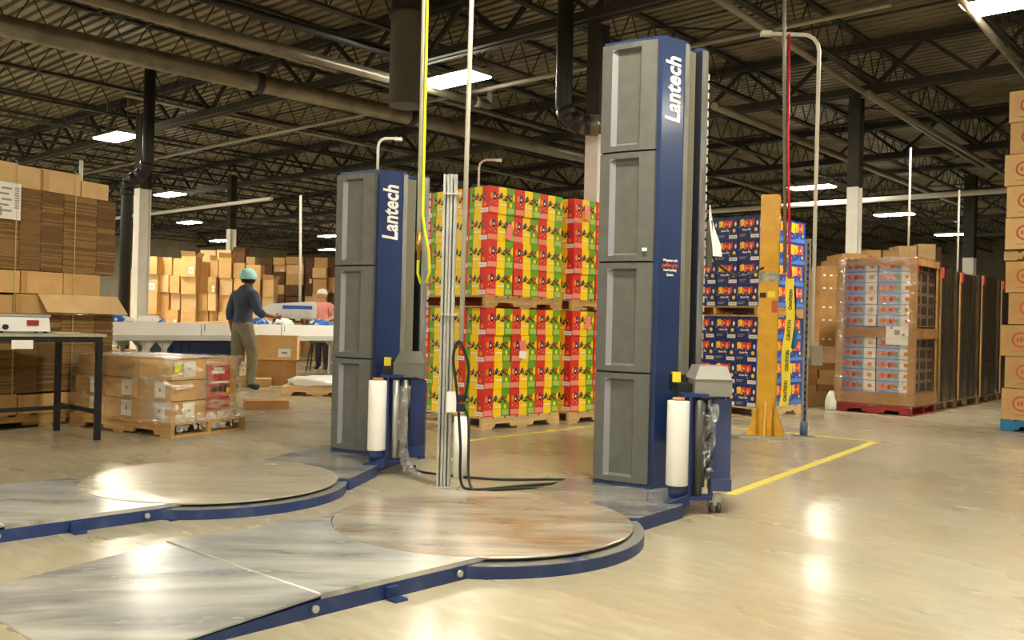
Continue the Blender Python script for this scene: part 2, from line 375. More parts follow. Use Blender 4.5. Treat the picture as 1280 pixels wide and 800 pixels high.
# ------------------------------------------------------------------ pipes and ducts under the roof
def pipe(name, pts, r, m, label, cat='pipe', n=10, group=None, rings=None, ring_m=None):
    b = MB(); p0 = Vector(pts[0]); b.tube([Vector(p) - p0 for p in pts], r, n)
    o = tag(b.build(name, m, None, p0), label, cat, group)
    for t in (rings or []):
        a = Vector(pts[0]).lerp(Vector(pts[-1]), t) - p0; d = (Vector(pts[-1]) - p0).normalized()*.06
        c = MB(); c.tube([a-d, a+d], r*1.18, n); c.build('coupling', ring_m or M_blackpipe, o)
    return o
def hanger(x, y, z0, z1, label, m=None):
    return pipe('hanger_rod', [(x, y, z0), (x, y, z1)], .012, m or M_pipeg, label, 'hanger', 6)
pipe('main_pipe', [(-10.2, 8.9, 4.9), (-.42, 18.6, 4.9), (3.0, 22.0, 4.9)], .155, M_pipe, 'thick dusty grey pipe running under the roof at left', rings=(.45, .62))
pipe('sprinkler_pipe', [(-8.0, 8.55, 5.0), (-.5, 16.35, 5.0)], .085, M_pipe, 'dusty pipe ending at the bright lamp behind the yellow hose', rings=(.97,), ring_m=M_pipeg)
pipe('cable_tray_pipe', [(-8.0, 8.1, 5.29), (.3, 16.7, 5.29)], .064, M_blackpipe, 'dark pipe just above the dusty sprinkler pipe')
pipe('drop_pipe', [(-.5, 16.3, 5.0), (-.5, 16.3, 5.9)], .05, M_pipeg, 'short riser pipe at the right end of the bright lamp')
pipe('conduit_run', [(2.0, 10.35, 5.0), (11.0, 21.3, 5.0)], .045, M_pipeg, 'pale conduit running diagonally under the roof right of the tall mast')
pipe('conduit_run', [(5.7, 14.7, 4.95), (13.5, 23.8, 4.95)], .05, M_pipeg, 'pale conduit running down to the carton tower at right')
pipe('conduit_run', [(3.4, 15.6, 4.9), (13.5, 27.1, 4.9)], .07, M_pipeg, 'pale pipe sloping behind the red hose toward the white column at right')
pipe('conduit_run', [(4.6, 9.9, 5.0), (8.2, 14.3, 5.0)], .045, M_pipeg, 'pale conduit at the top right corner above the carton tower')
pipe('conduit_run', [tuple(AB(24.5, 0, 4.6)), tuple(AB(24.5, 14.0, 4.6))], .07, M_pipew, 'white pipe crossing behind the white column at right')
pipe('conduit_run', [tuple(AB(13.2, 20, 4.1)), tuple(AB(13.2, 36, 4.1))], .05, M_pipew, 'thin white pipe crossing right of the left white column')
pipe('conduit_run', [tuple(AB(5.5, 12.5, 5.28)), tuple(AB(26, 12.5, 5.28))], .035, M_pipeg, 'thin conduit under the joists at far left')
pipe('conduit_run', [tuple(AB(8, 17.2, 5.28)), tuple(AB(36, 17.2, 5.28))], .04, M_pipeg, 'thin conduit above the bright lamp at left')
pipe('conduit_run', [tuple(AB(11.5, 4, 5.16)), tuple(AB(11.5, 30, 5.16))], .04, M_pipeg, 'thin conduit crossing the joists near the left column top')
# round duct, drain pipes
b = MB(); b.lathe([(.27, 0), (.27, 1.25), (.3, 1.27), (.3, 1.33), (.27, 1.35), (.27, 1.85)], n=20)
tag(b.build('round_duct', mat('duct_grey', '4c4a44', .5, .2), None, (-1.58, 13.0, 4.15)), 'dark round vertical duct left of the bright lamp', 'duct')
def drain(name, pts, r, label):
    o = pipe(name, pts, r, M_blackpipe, label, 'pipe', 12); p0 = Vector(pts[0])
    for i in range(1, len(pts)-1):
        a = Vector(pts[i]) - p0; d = (Vector(pts[i]) - Vector(pts[i-1])).normalized(); c = MB(); c.tube([a-d*.16, a-d*.04], r*1.2, 12); c.build('coupling', M_blackpipe, o)
    return o
drain('drain_pipe', [(-7.3, 17.0, 0), (-7.3, 17.0, 3.45), (-7.24, 17.0, 3.58), (-7.1, 17.0, 3.64), (-6.98, 17.0, 3.74), (-6.92, 17.0, 3.95), (-6.92, 17.0, 5.9)], .105, 'black drain pipe running down beside the cardboard stack')
drain('drain_pipe', [(1.42, 11.72, 3.66), (.83, 11.72, 3.66), (.68, 11.72, 3.74), (.6, 11.72, 3.91), (.6, 11.72, 5.9)], .11, 'black elbowed drain pipe beside the tall mast')
b = MB()
for s in (0, .3): b.tube([(.1 + s, 0, 0), (.22 + s, 0, 0)], .14, 14)
b.tube([(-.02, 0, 0), (.5, 0, 0)], .115, 14); tag(b.build('pipe_joint', M_pipe, None, (.84, 11.72, 3.66)), 'dusty pipe joint in front of the white column', 'pipe joint')

# conduit drops and hoses
def gooseneck(x, y, z0, z1, dx, dy, r, label):
    h = math.hypot(dx, dy); ux, uy = dx/h, dy/h; k = min(.16, h/2)
    pts = [(x, y, z0), (x, y, z1-k)] + [(x + ux*k*(1-math.cos(t)), y + uy*k*(1-math.cos(t)), z1-k + k*math.sin(t)) for t in (R(25), R(50), R(75), R(90))] + [(x+dx, y+dy, z1)]
    o = pipe('conduit_drop', pts, r, M_pipew, label, 'conduit', 8)
    c = MB(); c.box((dx + ux*.03, dy + uy*.03, z1 - z0 - .004), (r*5, r*4, r*2.2)); c.build('junction_box', M_pipew, o); return o
gooseneck(3.06, 9.2, .92, 4.08, -.52, -.02, .02, 'white conduit drop bending left at the top behind the yellow post')
gooseneck(-1.1, 7.2, 2.2, 2.52, .13, 0, .012, 'thin bent conduit above the short wrapper mast')
gooseneck(-.43, 10.6, 2.45, 2.98, .2, 0, .014, 'thin bent conduit above the red and yellow cartons')
pipe('conduit_drop', [(-.33, 5.92, .95), (-.30, 5.95, 5.95)], .016, M_pipew, 'white conduit rising to the roof behind the galvanised strut post', 'conduit')
pipe('conduit_drop', [(-3.78, 16.1, 1.3), (-3.82, 16.1, 3.25)], .024, M_pipew, 'white conduit dropping to the packing line machine', 'conduit')
pipe('conduit_drop', [(5.5, 12.6, 2.2), (5.5, 12.6, 3.65)], .015, M_pipew, 'white conduit dropping behind the tray pallet', 'conduit')
pipe('conduit_drop', [(6.88, 14.0, 1.95), (6.88, 14.0, 3.3)], .015, M_pipew, 'white conduit dropping behind the grey wrapped pallets', 'conduit')
pipe('conduit_drop', [(-5.0, 10.4, 2.2), (-5.0, 10.4, 2.82)], .022, M_pipew, 'short white conduit above the cardboard stack', 'conduit')
t = thing('air_drop_line', 'grey air pipe with yellow coiled-back hose beside the short mast', 'air line', (-.64, 6.2, 1.35))
b = MB(); b.tube([(-.012, 0, .32), (-.02, 0, 4.55)], .017, 8); b.build('pipe', mat('pale_air_pipe', 'd9d6cc', .35), t)
b = MB(); b.tube([(-.012, 0, .13), (-.012, 0, .2), (-.012, 0, .21), (-.012, 0, .33)], [.012, .012, .02, .02], 10); b.build('valve', M_brass, t)
b = MB(); b.tube([(.012, -.02, 4.55), (.008, -.02, 2.0), (.012, -.02, .45), (.03, -.02, .34), (.06, -.02, .2), (.07, -.02, .06), (.05, -.02, -.01), (.01, -.02, -.02), (-.012, -.02, .05), (-.012, -.01, .14)], .010, 8); b.build('hose', M_hosey, t)
t = thing('air_drop_line', 'grey pipe with red hose hanging behind the yellow post', 'air line', (2.78, 9.1, .9))
b = MB(); b.tube([(-.03, .04, .75), (-.1, .04, 3.3), (-.12, .04, 5.0)], .018, 8); b.build('pipe', M_pipeg, t)
b = MB(); b.tube([(-.06, 0, 3.15), (-.04, 0, 2.0), (.0, 0, .9), (.02, 0, .72), (-.02, 0, .68)], .013, 8); b.build('hose', M_hoser, t)
b = MB(); b.tube([(0, 0, .7), (.06, 0, .6), (.07, 0, .45), (.06, 0, .2)], .01, 6); b.build('cord', M_black, t)
b = MB(); b.lathe([(.015, -.02), (.03, 0), (.033, .15), (.02, .2), (.012, .22)], (.06, 0, 0), 12); b.build('air_gun', M_bluew, t)

# ------------------------------------------------------------------ strut posts
def strut(x, y, h, label, w=.042, double=True, m=M_steel):
    t = thing('strut_post', label, 'post', (x, y, 0), R(-8))
    for k, ox in enumerate((-w*.55, w*.55) if double else (0,)):
        c = MB()
        c.box((ox, .015, h/2), (w, .006, h))
        for s in (-1, 1): c.box((ox + s*(w/2-.003), 0, h/2), (.006, .036, h)); c.box((ox + s*(w/2-.009), -.017, h/2), (.014, .005, h))
        c.build('channel', m, t)
    c = MB(); c.box((0, 0, .004), (.2, .14, .008)); c.build('base_plate', m, t)
    return t
st = strut(-.42, 5.871, 2.03, 'galvanised double strut post beside the short wrapper mast')
b = MB(); b.box((.06, -.05, .56), (.07, .06, .13)); b.build('outlet_box', M_white, st)
b = MB(); b.box((.115, -.06, .585), (.05, .05, .045)); b.box((.115, -.06, .525), (.05, .05, .045)); b.build('plug', M_black, st)
for z in (1.12, 1.9): b = MB(); b.box((.02, -.02, z), (.11, .05, .012)); b.build('pipe_clamp', M_steel, st)
sr = strut(2.985, 9.17, 2.0, 'perforated steel strut post right of the yellow post', .055, False, mat('strut_grey', '98979a', .45, .4, color2='86868a', scale=8))
for k in range(28):
    b = MB(); b.box((0, -.021, .1 + k*.068), (.014, .004, .03)); b.build('slot', M_black, sr)
b = MB(); b.box((.11, .02, .82), (.11, .08, .2)); b.build('outlet_box', M_pipeg, sr)
b = MB(); b.lathe([(.04, 0), (.04, .14), (.03, .15)], n=10); b.build('foot_socket', mat('socket_blue', '5d6c86', .5), sr)
# cord from the plugs
def smooth_path(p, n=8):
    P = [Vector(q) for q in p]; out = []
    for i in range(len(P)-1):
        a = P[max(i-1, 0)]; b_ = P[i]; c = P[i+1]; d = P[min(i+2, len(P)-1)]
        for k in range(n):
            t = k/n; out.append(.5*((2*b_) + (c-a)*t + (2*a-5*b_+4*c-d)*t*t + (3*b_-a-3*c+d)*t**3))
    return out + [P[-1]]
def cord(pts, r, label, loc): 
    b = MB(); p0 = Vector(loc); b.tube([q - p0 for q in smooth_path(pts)], r, 8); return tag(b.build('power_cord', M_black, None, p0), label, 'cord')
cord([(-.29, 5.79, .58), (-.27, 5.78, .78), (-.33, 5.78, .95), (-.37, 5.79, .85), (-.34, 5.78, .62), (-.31, 5.77, .3), (-.3, 5.76, .06), (-.22, 5.75, .012), (.05, 5.9, .012), (.4, 6.1, .012), (.36, 6.2, .012), (-.1, 6.15, .012), (-.6, 6.35, .012), (-.75, 6.6, .012)], .009, 'black power cord looping from the outlet to the short mast', (-.29, 5.79, 0))
cord([(-.285, 5.79, .52), (-.26, 5.77, .42), (-.25, 5.72, .1), (-.2, 5.66, .012), (-.1, 5.75, .012), (.2, 5.87, .012), (.5, 5.9, .012)], .009, 'black power cord from the outlet toward the tall mast', (-.285, 5.79, 0))
cord([(1.2, 5.95, 1.86), (1.6, 7.2, 1.62), (2.1, 8.4, 1.56), (2.47, 8.93, 1.68)], .012, 'black cable slung from the tall mast to the yellow post', (1.2, 5.95, 1.86))
b = MB(); b.lathe([(.032, 0), (.055, .003), (.055, .42), (.032, .423)], n=20)
tag(b.build('film_roll', M_film, None, (-.33, 6.25, 0)), 'white stretch film roll standing on the floor behind the strut post', 'film roll')

# ------------------------------------------------------------------ yellow post
t = thing('yellow_post', 'yellow painted steel post with flared gusset foot and silver tape', 'post', (2.56, 9.03, 0), R(-20))
def ibeam(h0, h1, w, d, m):
    b = MB()
    for s in (-1, 1): b.box((0, s*d/2, (h0+h1)/2), (w, .014, h1-h0))
    b.box((0, 0, (h0+h1)/2), (.012, d, h1-h0)); return b
b = MB(); hp = 2.41
b.box((0, 0, hp/2), (.12, .14, hp)); b.box((0, -.08, hp/2), (.18, .02, hp)); b.box((0, .08, hp/2), (.18, .02, hp)); b.build('shaft', M_yellow, t)
for sx, sy, dx, dy in ((1, 0, .16, 0), (-1, 0, .16, 0), (0, 1, 0, .14), (0, -1, 0, .14)):
    b = MB(); o = .06 if sx else .09
    pl = [(o, .02), (o + .12, .02), (o + .12, .04), (o, .36)]
    if sx: b.add([(sx*p, q, z) for q in (-.09, .09) for p, z in pl], [(0, 1, 2, 3), (7, 6, 5, 4), (0, 4, 5, 1), (1, 5, 6, 2), (2, 6, 7, 3), (3, 7, 4, 0)])
    else: b.add([(q, sy*p, z) for q in (-.008, .008) for p, z in pl], [(0, 1, 2, 3), (7, 6, 5, 4), (0, 4, 5, 1), (1, 5, 6, 2), (2, 6, 7, 3), (3, 7, 4, 0)])
    b.build('gusset', M_yellow, t)
b = MB(); b.box((0, 0, .01), (.46, .4, .02)); b.build('base_plate', M_steel, t)
b = MB(); b.box((0, 0, 1.59), (.19, .19, .1)); b.build('silver_tape', mat('duct_tape', 'a19a80', .3, .3, color2='c6bfa4', scale=30), t)
b = MB(); b.box((.03, -.092, 1.42), (.07, .004, .06)); b.build('yellow_sticker', M_tapey, t)
b = MB(); b.box((.06, -.0915, 1.3), (.05, .003, .12)); b.build('red_sticker', M_logo, t)
b = MB(); b.box((-.05, -.092, 1.41), (.06, .004, .05)); b.build('black_sticker', M_ink, t)
t = thing('caution_tape', 'yellow caution tape strip hanging beside the yellow post', 'tape', (2.66, 8.92, .32))
b = MB()
for k in range(14):
    z0, z1 = k*.09, (k+1)*.09; f = lambda z: (.012*math.sin(z*9) + (z-.6)*.035, .01*math.sin(z*5+1))
    p, q = f(z0), f(z1); b.quad((p[0]+.02, p[1], z0), (p[0]+.1, p[1]-.02, z0), (q[0]+.1, q[1]-.02, z1), (q[0]+.02, q[1], z1))
o = b.build('strip', M_tapey, t); md = o.modifiers.new('s', 'SOLIDIFY'); md.thickness = .001
for k in range(4): put_text('lettering', text_mesh('CAUTION', .045, .001), M_ink, t, (.045 + (k*.3+.15-.6)*.035 + .015, -.03, k*.3+.15), (.03, 0, 1), (-1, .25, .03))

# ------------------------------------------------------------------ floor lines
def fline(pts, w, label):
    a, c = Vector((*pts[0], 0)), Vector((*pts[1], 0)); d = (c-a).normalized(); nn = Vector((-d.y, d.x, 0))*w/2
    b = MB(); b.prism([tuple((p - a)[:2]) for p in (a-nn, c-nn, c+nn, a+nn)], 0, .0015); tag(b.build('floor_line', M_line, None, a), label, 'floor marking', 'painted floor lines')
fline(((1.44, 5.86), (3.6, 8.86)), .075, 'wide yellow floor line running back from the tall mast carriage')
fline(((3.62, 8.83), (1.7, 10.4)), .07, 'yellow floor line passing in front of the yellow post')
fline(((-.45, 8.1), (1.4, 10.2)), .07, 'yellow floor line in front of the red and yellow cartons')

# ------------------------------------------------------------------ stretch wrappers
MG = Vector((.853, -.52, 0)); MN = Vector((-.52, -.853, 0))       # along the grey face (left to right), and its outward normal
def wrapper(origin, discc, npan, label, left):
    t = thing('stretch_wrapper', label, 'wrapping machine', (origin[0], origin[1], 0))
    ox, oy = origin; dc = (discc[0]-ox, discc[1]-oy); zb = .075
    W = .40; A = -MG*W; ztop = zb + .03 + npan*.69
    bd = Vector((.817, .576, 0)); C = bd*.19; cd = Vector((.73, .683, 0)); cn = Vector((.683, -.73, 0)); D = C + cd*.245
    P = lambda v: (v.x, v.y)
    poly = [P(A), (0, 0), P(C), P(C+cd*.04), P(C+cd*.04-cn*.09), P(C+cd*.185-cn*.09), P(C+cd*.185), P(D), P(D + Vector((-.10, .16, 0))), P(A + Vector((.12, .3, 0))), P(A - MN*.06)]
    b = MB(); b.prism(poly, zb, ztop); b.build('mast', M_navy, t)
    b = MB()     # light rails either side of the carriage slot
    for s0, s1 in ((0.002, .04), (.185, .243)):
        q = [C + cd*s0 + cn*.002, C + cd*s1 + cn*.002, C + cd*s1 + cn*.008, C + cd*s0 + cn*.008]
        c = MB(); c.prism([P(v) for v in q], zb + .1, ztop - .004); c.build('rail', M_grey_rail, t)
    q = [C + cd*.042 - cn*.086, C + cd*.135 - cn*.086, C + cd*.135 - cn*.015, C + cd*.042 - cn*.015]
    c = MB(); c.prism([P(v) for v in q], zb + .1, ztop - .03); c.build('slot_cover', M_olive, t)
    q = [C + cd*.137 - cn*.088, C + cd*.184 - cn*.088, C + cd*.184 - cn*.004, C + cd*.176 - cn*.004, C + cd*.176 - cn*.07, C + cd*.137 - cn*.07]
    c = MB(); c.prism([P(v) for v in q], zb + .1, ztop - .01); c.build('slot_dark_wall', M_black, t)  # black strip that darkens the inner walls of the slot
    c = MB(); pp = [v for v in poly]; c.prism([(x*1.0, y) for x, y in pp], ztop, ztop + .012); c.build('mast_cap', M_navy, t)
    # grey cover panels with a recessed field
    Wp = W*.93
    def S(s, z, d): v = A + MG*(s*Wp) + MN*(d + .02*math.sin(math.pi*min(max(s, 0), 1))); return (v.x, v.y, z)
    for k in range(npan):
        z0 = zb + .02 + k*.69 + .006; z1 = z0 + .69 - .012; p = MB(); f0, f1 = .028, .006
        ss = [-.03, .0, .2, .29, .72, .735, 1.0]; zz = [z0, z0 + .035, z0 + .05, z1 - .05, z1 - .035, z1]
        def dep(i, j):
            if i == 0: return -.04
            return f1 if (i in (3, 4) and j in (2, 3)) else f0
        vs = [S(s, z, dep(i, j)) for j, z in enumerate(zz) for i, s in enumerate(ss)]; nS = len(ss)
        fs = [(j*nS+i, j*nS+i+1, (j+1)*nS+i+1, (j+1)*nS+i) for j in range(len(zz)-1) for i in range(nS-1)]
        mi = [1 if (i == 2 and 1 <= j <= 3) else 0 for j in range(len(zz)-1) for i in range(nS-1)]
        p.add(vs, fs); p.m = mi[:]
        ro = [S(s, z, -.002) for s in (0, 1) for z in (z0, z1)]
        p.add([S(1, z0, f0), S(1, z0, 0), S(1, z1, 0), S(1, z1, f0)], [(0, 1, 2, 3)])
        p.add([S(s, z1, f0) for s in ss[1:]] + [S(s, z1, -.01) for s in ss[1:]], [(i, i+1, i+7, i+6) for i in range(5)])
        p.add([S(s, z0, f0) for s in ss[1:]] + [S(s, z0, -.01) for s in ss[1:]], [(i+6, i+7, i+1, i) for i in range(5)])
        p.build('cover_panel', [M_grey_panel, mat('lit_panel_bevel', '85848a', .45)], t)  # left bevel coloured lighter, the light it catches put into the paint
    # lettering on the blue face
    me = text_mesh('Lantech', .176, .0048, .12, .72, .0015, space=1.03)
    mid = bd*.095 + Vector((.576, -.817, 0))*.003
    zt = ztop - .03 - .28 if not left else ztop - .04 - .26
    put_text('lettering', me, M_white, t, (mid.x, mid.y, zt), (0, 0, 1), tuple(-bd))
    if not left:
        for i, (tx, sz, m) in enumerate((('Wrapping with', .021, M_white), ('pallet-grip', .034, M_logo), ('Load Locking', .021, M_white), ('System', .021, M_white))):
            mm = bd*.1 + Vector((.576, -.817, 0))*.002
            put_text('sticker_text', text_mesh(tx, sz, .0005, .15), m, t, (mm.x, mm.y, 1.49 - i*.03), tuple(bd), (0, 0, 1))
        c = MB(); v = A + MG*.325 + MN*.0465; c.box((v.x, v.y, 1.55), (.032, .003, .02), rz=math.atan2(MG.y, MG.x)); c.build('white_tag', M_white, t)
    # base plate, ring and disc
    ba = [(.097, -.477), (.075, -.28), (.16, 0.05), (.34, .42), (.0, .5), (-.45, .45), (-.62, .05), (-.92, -.4)]
    zb0 = .075
    sh = Vector((dc[0] + 1.014, dc[1] + .978, 0))    # the turntable sits a little closer to the mast of the shorter machine
    ba2 = [(-.2 + sh.x, -.845 + sh.y)] + ba[:7] + [(-.95 + sh.x, -.35 + sh.y), (-1.0 + sh.x, -.8 + sh.y)]
    b = MB(); b.prism(ba2, .0, zb0 - .004, 0); b.build('base_frame', M_blue_worn, t)
    b = MB(); b.prism(ba2, zb0 - .004, zb0, 0); b.build('base_plate', M_base, t)
    n = 96
    b = MB(); b.lathe([(.81, 0), (.81, .052), (.79, .052), (.79, .03), (.6, .03)], (*dc, 0), n, 0, False); rg = b.build('turntable_ring', M_blue_worn, t)
    b = MB(); b.prism(circ(n, .81, dc), .0525, .056); b.build('ring_lip', mat('worn_lip', '9b9a92', .35, .5, color2='4e5f86', scale=9, spread=(.55, .7)), rg)
    b = MB(); b.lathe([(.45, .058), (.735, .058), (.735, .068)], (*dc, 0), n, 0, False); b.build('disc_hub', M_black, t)
    b = MB(); b.lathe([(.75, .069), (.755, .071), (.755, .077), (.752, .079)], (*dc, 0), n, 0, False); b.build('turntable_disc', M_disc2 if left else M_disc, t)
    # dark skirt at the mast foot
    b = MB(); sk = [A + MN*.025, MG*.0 + MN*.03, Vector((0, 0, 0)) - MN*.02, A - MN*.05]
    b.prism([P(v) for v in sk], zb, zb + .02); b.build('mast_skirt', M_navy, t)
    # film carriage
    c = MB(); c.lathe([(.038, 0), (.062, .004), (.064, .01), (.064, .482), (.062, .488), (.038, .49)], (.075, -.38, .165), 28); r = c.build('film_roll', M_film, t)
    c = MB(); c.lathe([(.036, 0), (.036, .02)], (.075, -.38, .652), 16); c.build('core_tube', M_cardb, r)
    c = MB(); c.tube([(.075, -.38, .1), (.075, -.38, .165)], .05, 14); c.hexa([(-.1, -.45, .0), (-.06, -.47, .0), (.14, -.44, .06), (.14, -.4, .06)], [(-.1, -.45, .05), (-.06, -.47, .05), (.14, -.44, .125), (.14, -.4, .125)]); c.box((.145, -.34, .39), (.016, .085, .60)); c.box((.19, -.33, .39), (.05, .012, .60))
    c.box((.17, -.33, .685), (.16, .1, .02)); c.box((.2, -.335, .095), (.16, .1, .02)); c.build('carriage_frame', M_blue_frame, t)
    rc = M_roller if left else M_darkroll
    for (rx, ry, rr, z0, z1, m) in ((.20, -.355, .024, .11, .66, rc), (.262, -.33, .02, .2, .66, M_roller if left else M_black), (.285, -.27, .02, .2, .66, M_darkroll), (.24, -.27, .018, .14, .66, M_roller)):
        c = MB(); c.lathe([(.008, 0), (rr, .003), (rr, z1-z0-.003), (.008, z1-z0)], (rx, ry, z0), 14); c.build('roller', m, t)
    c = MB(); c.box((.345, -.30, .42), (.10, .02, .48)); c.box((.39, -.245, .40), (.018, .12, .50)); c.box((.34, -.29, .165), (.12, .1, .07)); c.box((.285, -.31, .2), (.02, .04, .22)); c.build('outer_plate', M_blue_frame if left else mat('blue_grey_frame', '39456b', .42), t)
    c = MB(); c.box((.2, .02, .5), (.12, .26, .3)); c.box((.28, -.12, .62), (.16, .3, .06)); c.build('carriage_block', M_blue_frame, t)
    c = MB(); c.box((.15, -.2, .71), (.12, .14, .07)); c.box((.12, -.08, .74), (.08, .1, .1)); c.build('motor', M_black, t)
    hz = MB(); x0, x1, y0, y1 = .175, .39, -.345, -.06
    hz.hexa([(x0, y0, .68), (x1, y0, .68), (x1, y1, .68), (x0, y1, .68)], [(x0, y0, .775), (x1, y0, .775), (x1, y1, .775), (x0, y1, .775)])
    hz.hexa([(x0, y0, .776), (x1, y0, .776), (x1, y1, .776), (x0, y1, .776)], [(x0 + .035, y0 + .05, .852), (x1 - .02, y0 + .05, .852), (x1 - .02, y1, .852), (x0 + .035, y1, .852)])
    hz.box(((x0+x1)/2, (y0+y1)/2, .776), (x1-x0+.008, y1-y0+.008, .006)); hz.build('carriage_cover', M_housing if not left else mat('dark_housing', '75736b', .45), t)
    c = MB(); c.box((.105, -.12, .775), (.05, .04, .06)); c.build('yellow_tag', M_tapey, t)
    for s in (-1, 1):
        c = MB(); c.tube([(.315 + s*.022 - .01, -.295, .032), (.315 + s*.022 + .01, -.295, .032)], .032, 14); c.build('caster', M_black if left else M_darkroll, t)
    c = MB(); c.box((.315, -.295, .075), (.07, .03, .07)); c.build('caster_fork', M_steel, t)
    # loose film on the rollers
    c = MB(); rnd = random.Random(5 if left else 9); N = 16
    if left:
        path = [(.255, -.36, .62), (.25, -.37, .45), (.26, -.38, .3), (.27, -.4, .15), (.31, -.43, .05), (.38, -.46, .02), (.46, -.46, .015)]; wd = [.05, .035, .03, .035, .05, .06, .05]
    else:
        path = [(.262, -.358, .64), (.255, -.36, .5), (.25, -.36, .4), (.25, -.358, .28), (.255, -.355, .2)]; wd = [.05, .045, .04, .03, .02]
    sp = smooth_path(path, 5)
    for i in range(len(sp)-1):
        for q in range(5):
            a0 = -1 + q*.4; a1 = a0 + .4; w0 = wd[min(int(i/5), len(wd)-1)]; w1 = wd[min(int((i+1)/5), len(wd)-1)]
            jz = lambda a_, i_: .016*math.sin(7*a_ + i_*1.7) + .01*math.sin(13*a_ - i_*.9)
            c.quad((sp[i].x + a0*w0, sp[i].y + jz(a0, i), sp[i].z), (sp[i].x + a1*w0, sp[i].y + jz(a1, i), sp[i].z), (sp[i+1].x + a1*w1, sp[i+1].y + jz(a1, i+1), sp[i+1].z), (sp[i+1].x + a0*w1, sp[i+1].y + jz(a0, i+1), sp[i+1].z))
    c.build('loose_film', film_mat('loose_film', .35, .85, (1, 1, 1), .2, 14, (1, 1, 3), .35 if left else 0), t)
    if not left:   # torn paper notice hanging off the rail
        c = MB(); v = D + Vector((.03, -.02, 0))
        zs = [1.87, 1.78, 1.7, 1.62, 1.54]; xs = [0, .0, .01, .022, .03]; ws = [.012, .025, .04, .06, .065]
        for i in range(4): c.quad((v.x + xs[i], v.y, zs[i]), (v.x + xs[i+1], v.y, zs[i+1]), (v.x + xs[i+1] + ws[i+1], v.y + .03, zs[i+1]), (v.x + xs[i] + ws[i], v.y + .03, zs[i]))
        o = c.build('paper_notice', M_paper, t); o.modifiers.new('s', 'SOLIDIFY').thickness = .002
        c = MB(); c.box((v.x + .01, v.y + .03, 1.62), (.03, .04, .3)); c.build('pull_handle', M_darkroll, t)
    # chain on the far rail
    c = MB(); v = D + cd*.012
    for k in range(int((ztop - .95)/.06)): c.box((v.x, v.y, .9 + k*.06), (.012, .012, .04))
    c.build('chain', M_steel, t)
    return t
wrapper((.894, 5.578), (-.12, 4.6), 4, 'tall blue and grey pallet wrapping machine with rust-stained turntable in front', False)
wrapper((-.997, 6.674), (-1.81, 5.55), 3, 'short blue and grey pallet wrapping machine with pale turntable, at left', True)

# loading ramps
def ramp(dx, dy, label):
    o = Vector((-.061, 3.897, 0)); t = thing('loading_ramp', label, 'ramp', (o.x + dx, o.y + dy, 0))
    e = Vector((-.70, -.714, 0)); f = Vector((-.76, .65, 0))     # down the ramp, across it
    Wd = 1.08; z1 = .066
    c0 = Vector((0, 0, 0)); c1 = e*.87; c2 = e*1.68
    def slab(p, q, zp, zq, th, nm, m, inset=0.0):
        b = MB(); P4 = [p + f*inset, q + f*inset, q + f*(Wd-inset), p + f*(Wd-inset)]; zs = [zp, zq, zq, zp]
        b.hexa([(v.x, v.y, max(z-th, .001)) for v, z in zip(P4[::-1], zs[::-1])], [(v.x, v.y, z) for v, z in zip(P4[::-1], zs[::-1])]); return b.build(nm, m, t)
    # the level plate follows the round turntable: far corner reaches forward beside the disc
    b = MB(); dcx, dcy = -.12 + .061, 4.6 - 3.897; far = f*Wd
    arc = []
    a_s = math.atan2(c0.y - dcy, c0.x - dcx); 
    for k in range(13):
        s = k/12; p = c0.lerp(far - e*.06, s); ang = math.atan2(p.y - dcy, p.x - dcx); arc.append((dcx + .762*math.cos(ang), dcy + .762*math.sin(ang)))
    pl = [tuple((c1 - e*.004)[:2])] + [(0, 0)] + arc[1:-1] + [tuple((far - e*.06)[:2])] + [tuple((c1 - e*.004 + f*Wd)[:2])]
    b.prism(pl, z1 - .006, z1 + .014); b.build('deck_plate', M_ramp, t)
    slab(c1 + e*.004, c2, z1 + .012, .006, .008, 'deck_plate', M_ramp)
    for s0 in (0.0, Wd - .02):
        b = MB(); q = [c0 + f*(s0), c1 + f*s0, c2 + f*s0]
        if s0 > 0: q[0] = c0 + f*s0 + e*.03
        g = f*.02
        b.hexa([(v.x, v.y, 0) for v in (q[0], q[0]+g, q[1]+g, q[1])], [(v.x, v.y, z1 - .007) for v in (q[0], q[0]+g, q[1]+g, q[1])])
        b.hexa([(v.x, v.y, 0) for v in (q[1], q[1]+g, q[2]+g, q[2])], [(v.x, v.y, z) for v, z in zip((q[1], q[1]+g, q[2]+g, q[2]), (z1-.007, z1-.007, .001, .001))])
        b.build('side_rail', M_blue_worn, t)
    for s in (.07, .2, .55, .9):
        p = e*s - f*.01; b = MB()
        if s in (.2, .9): b.tube([p + Vector((0, 0, .035)), p - f*.012 + Vector((0, 0, .035))], .014, 10); b.build('bolt', M_steel, t); 
        else:
            b.box((p.x, p.y, .03), (.05, .03, .04), rz=R(45)); b.box((p.x + .025, p.y - .02, .005), (.06, .05, .01), rz=R(45)); b.build('anchor_lug', M_blue_worn, t)
    b = MB(); b.tube([c1 + Vector((0, 0, z1 + .012)), c1 + f*Wd + Vector((0, 0, z1 + .012))], .006, 6); b.build('hinge', M_steel, t)
ramp(0, 0, 'worn steel loading ramp in the foreground leading to the rust-stained turntable')
ramp(-1.67, .93, 'worn steel loading ramp at the left edge leading to the pale turntable')

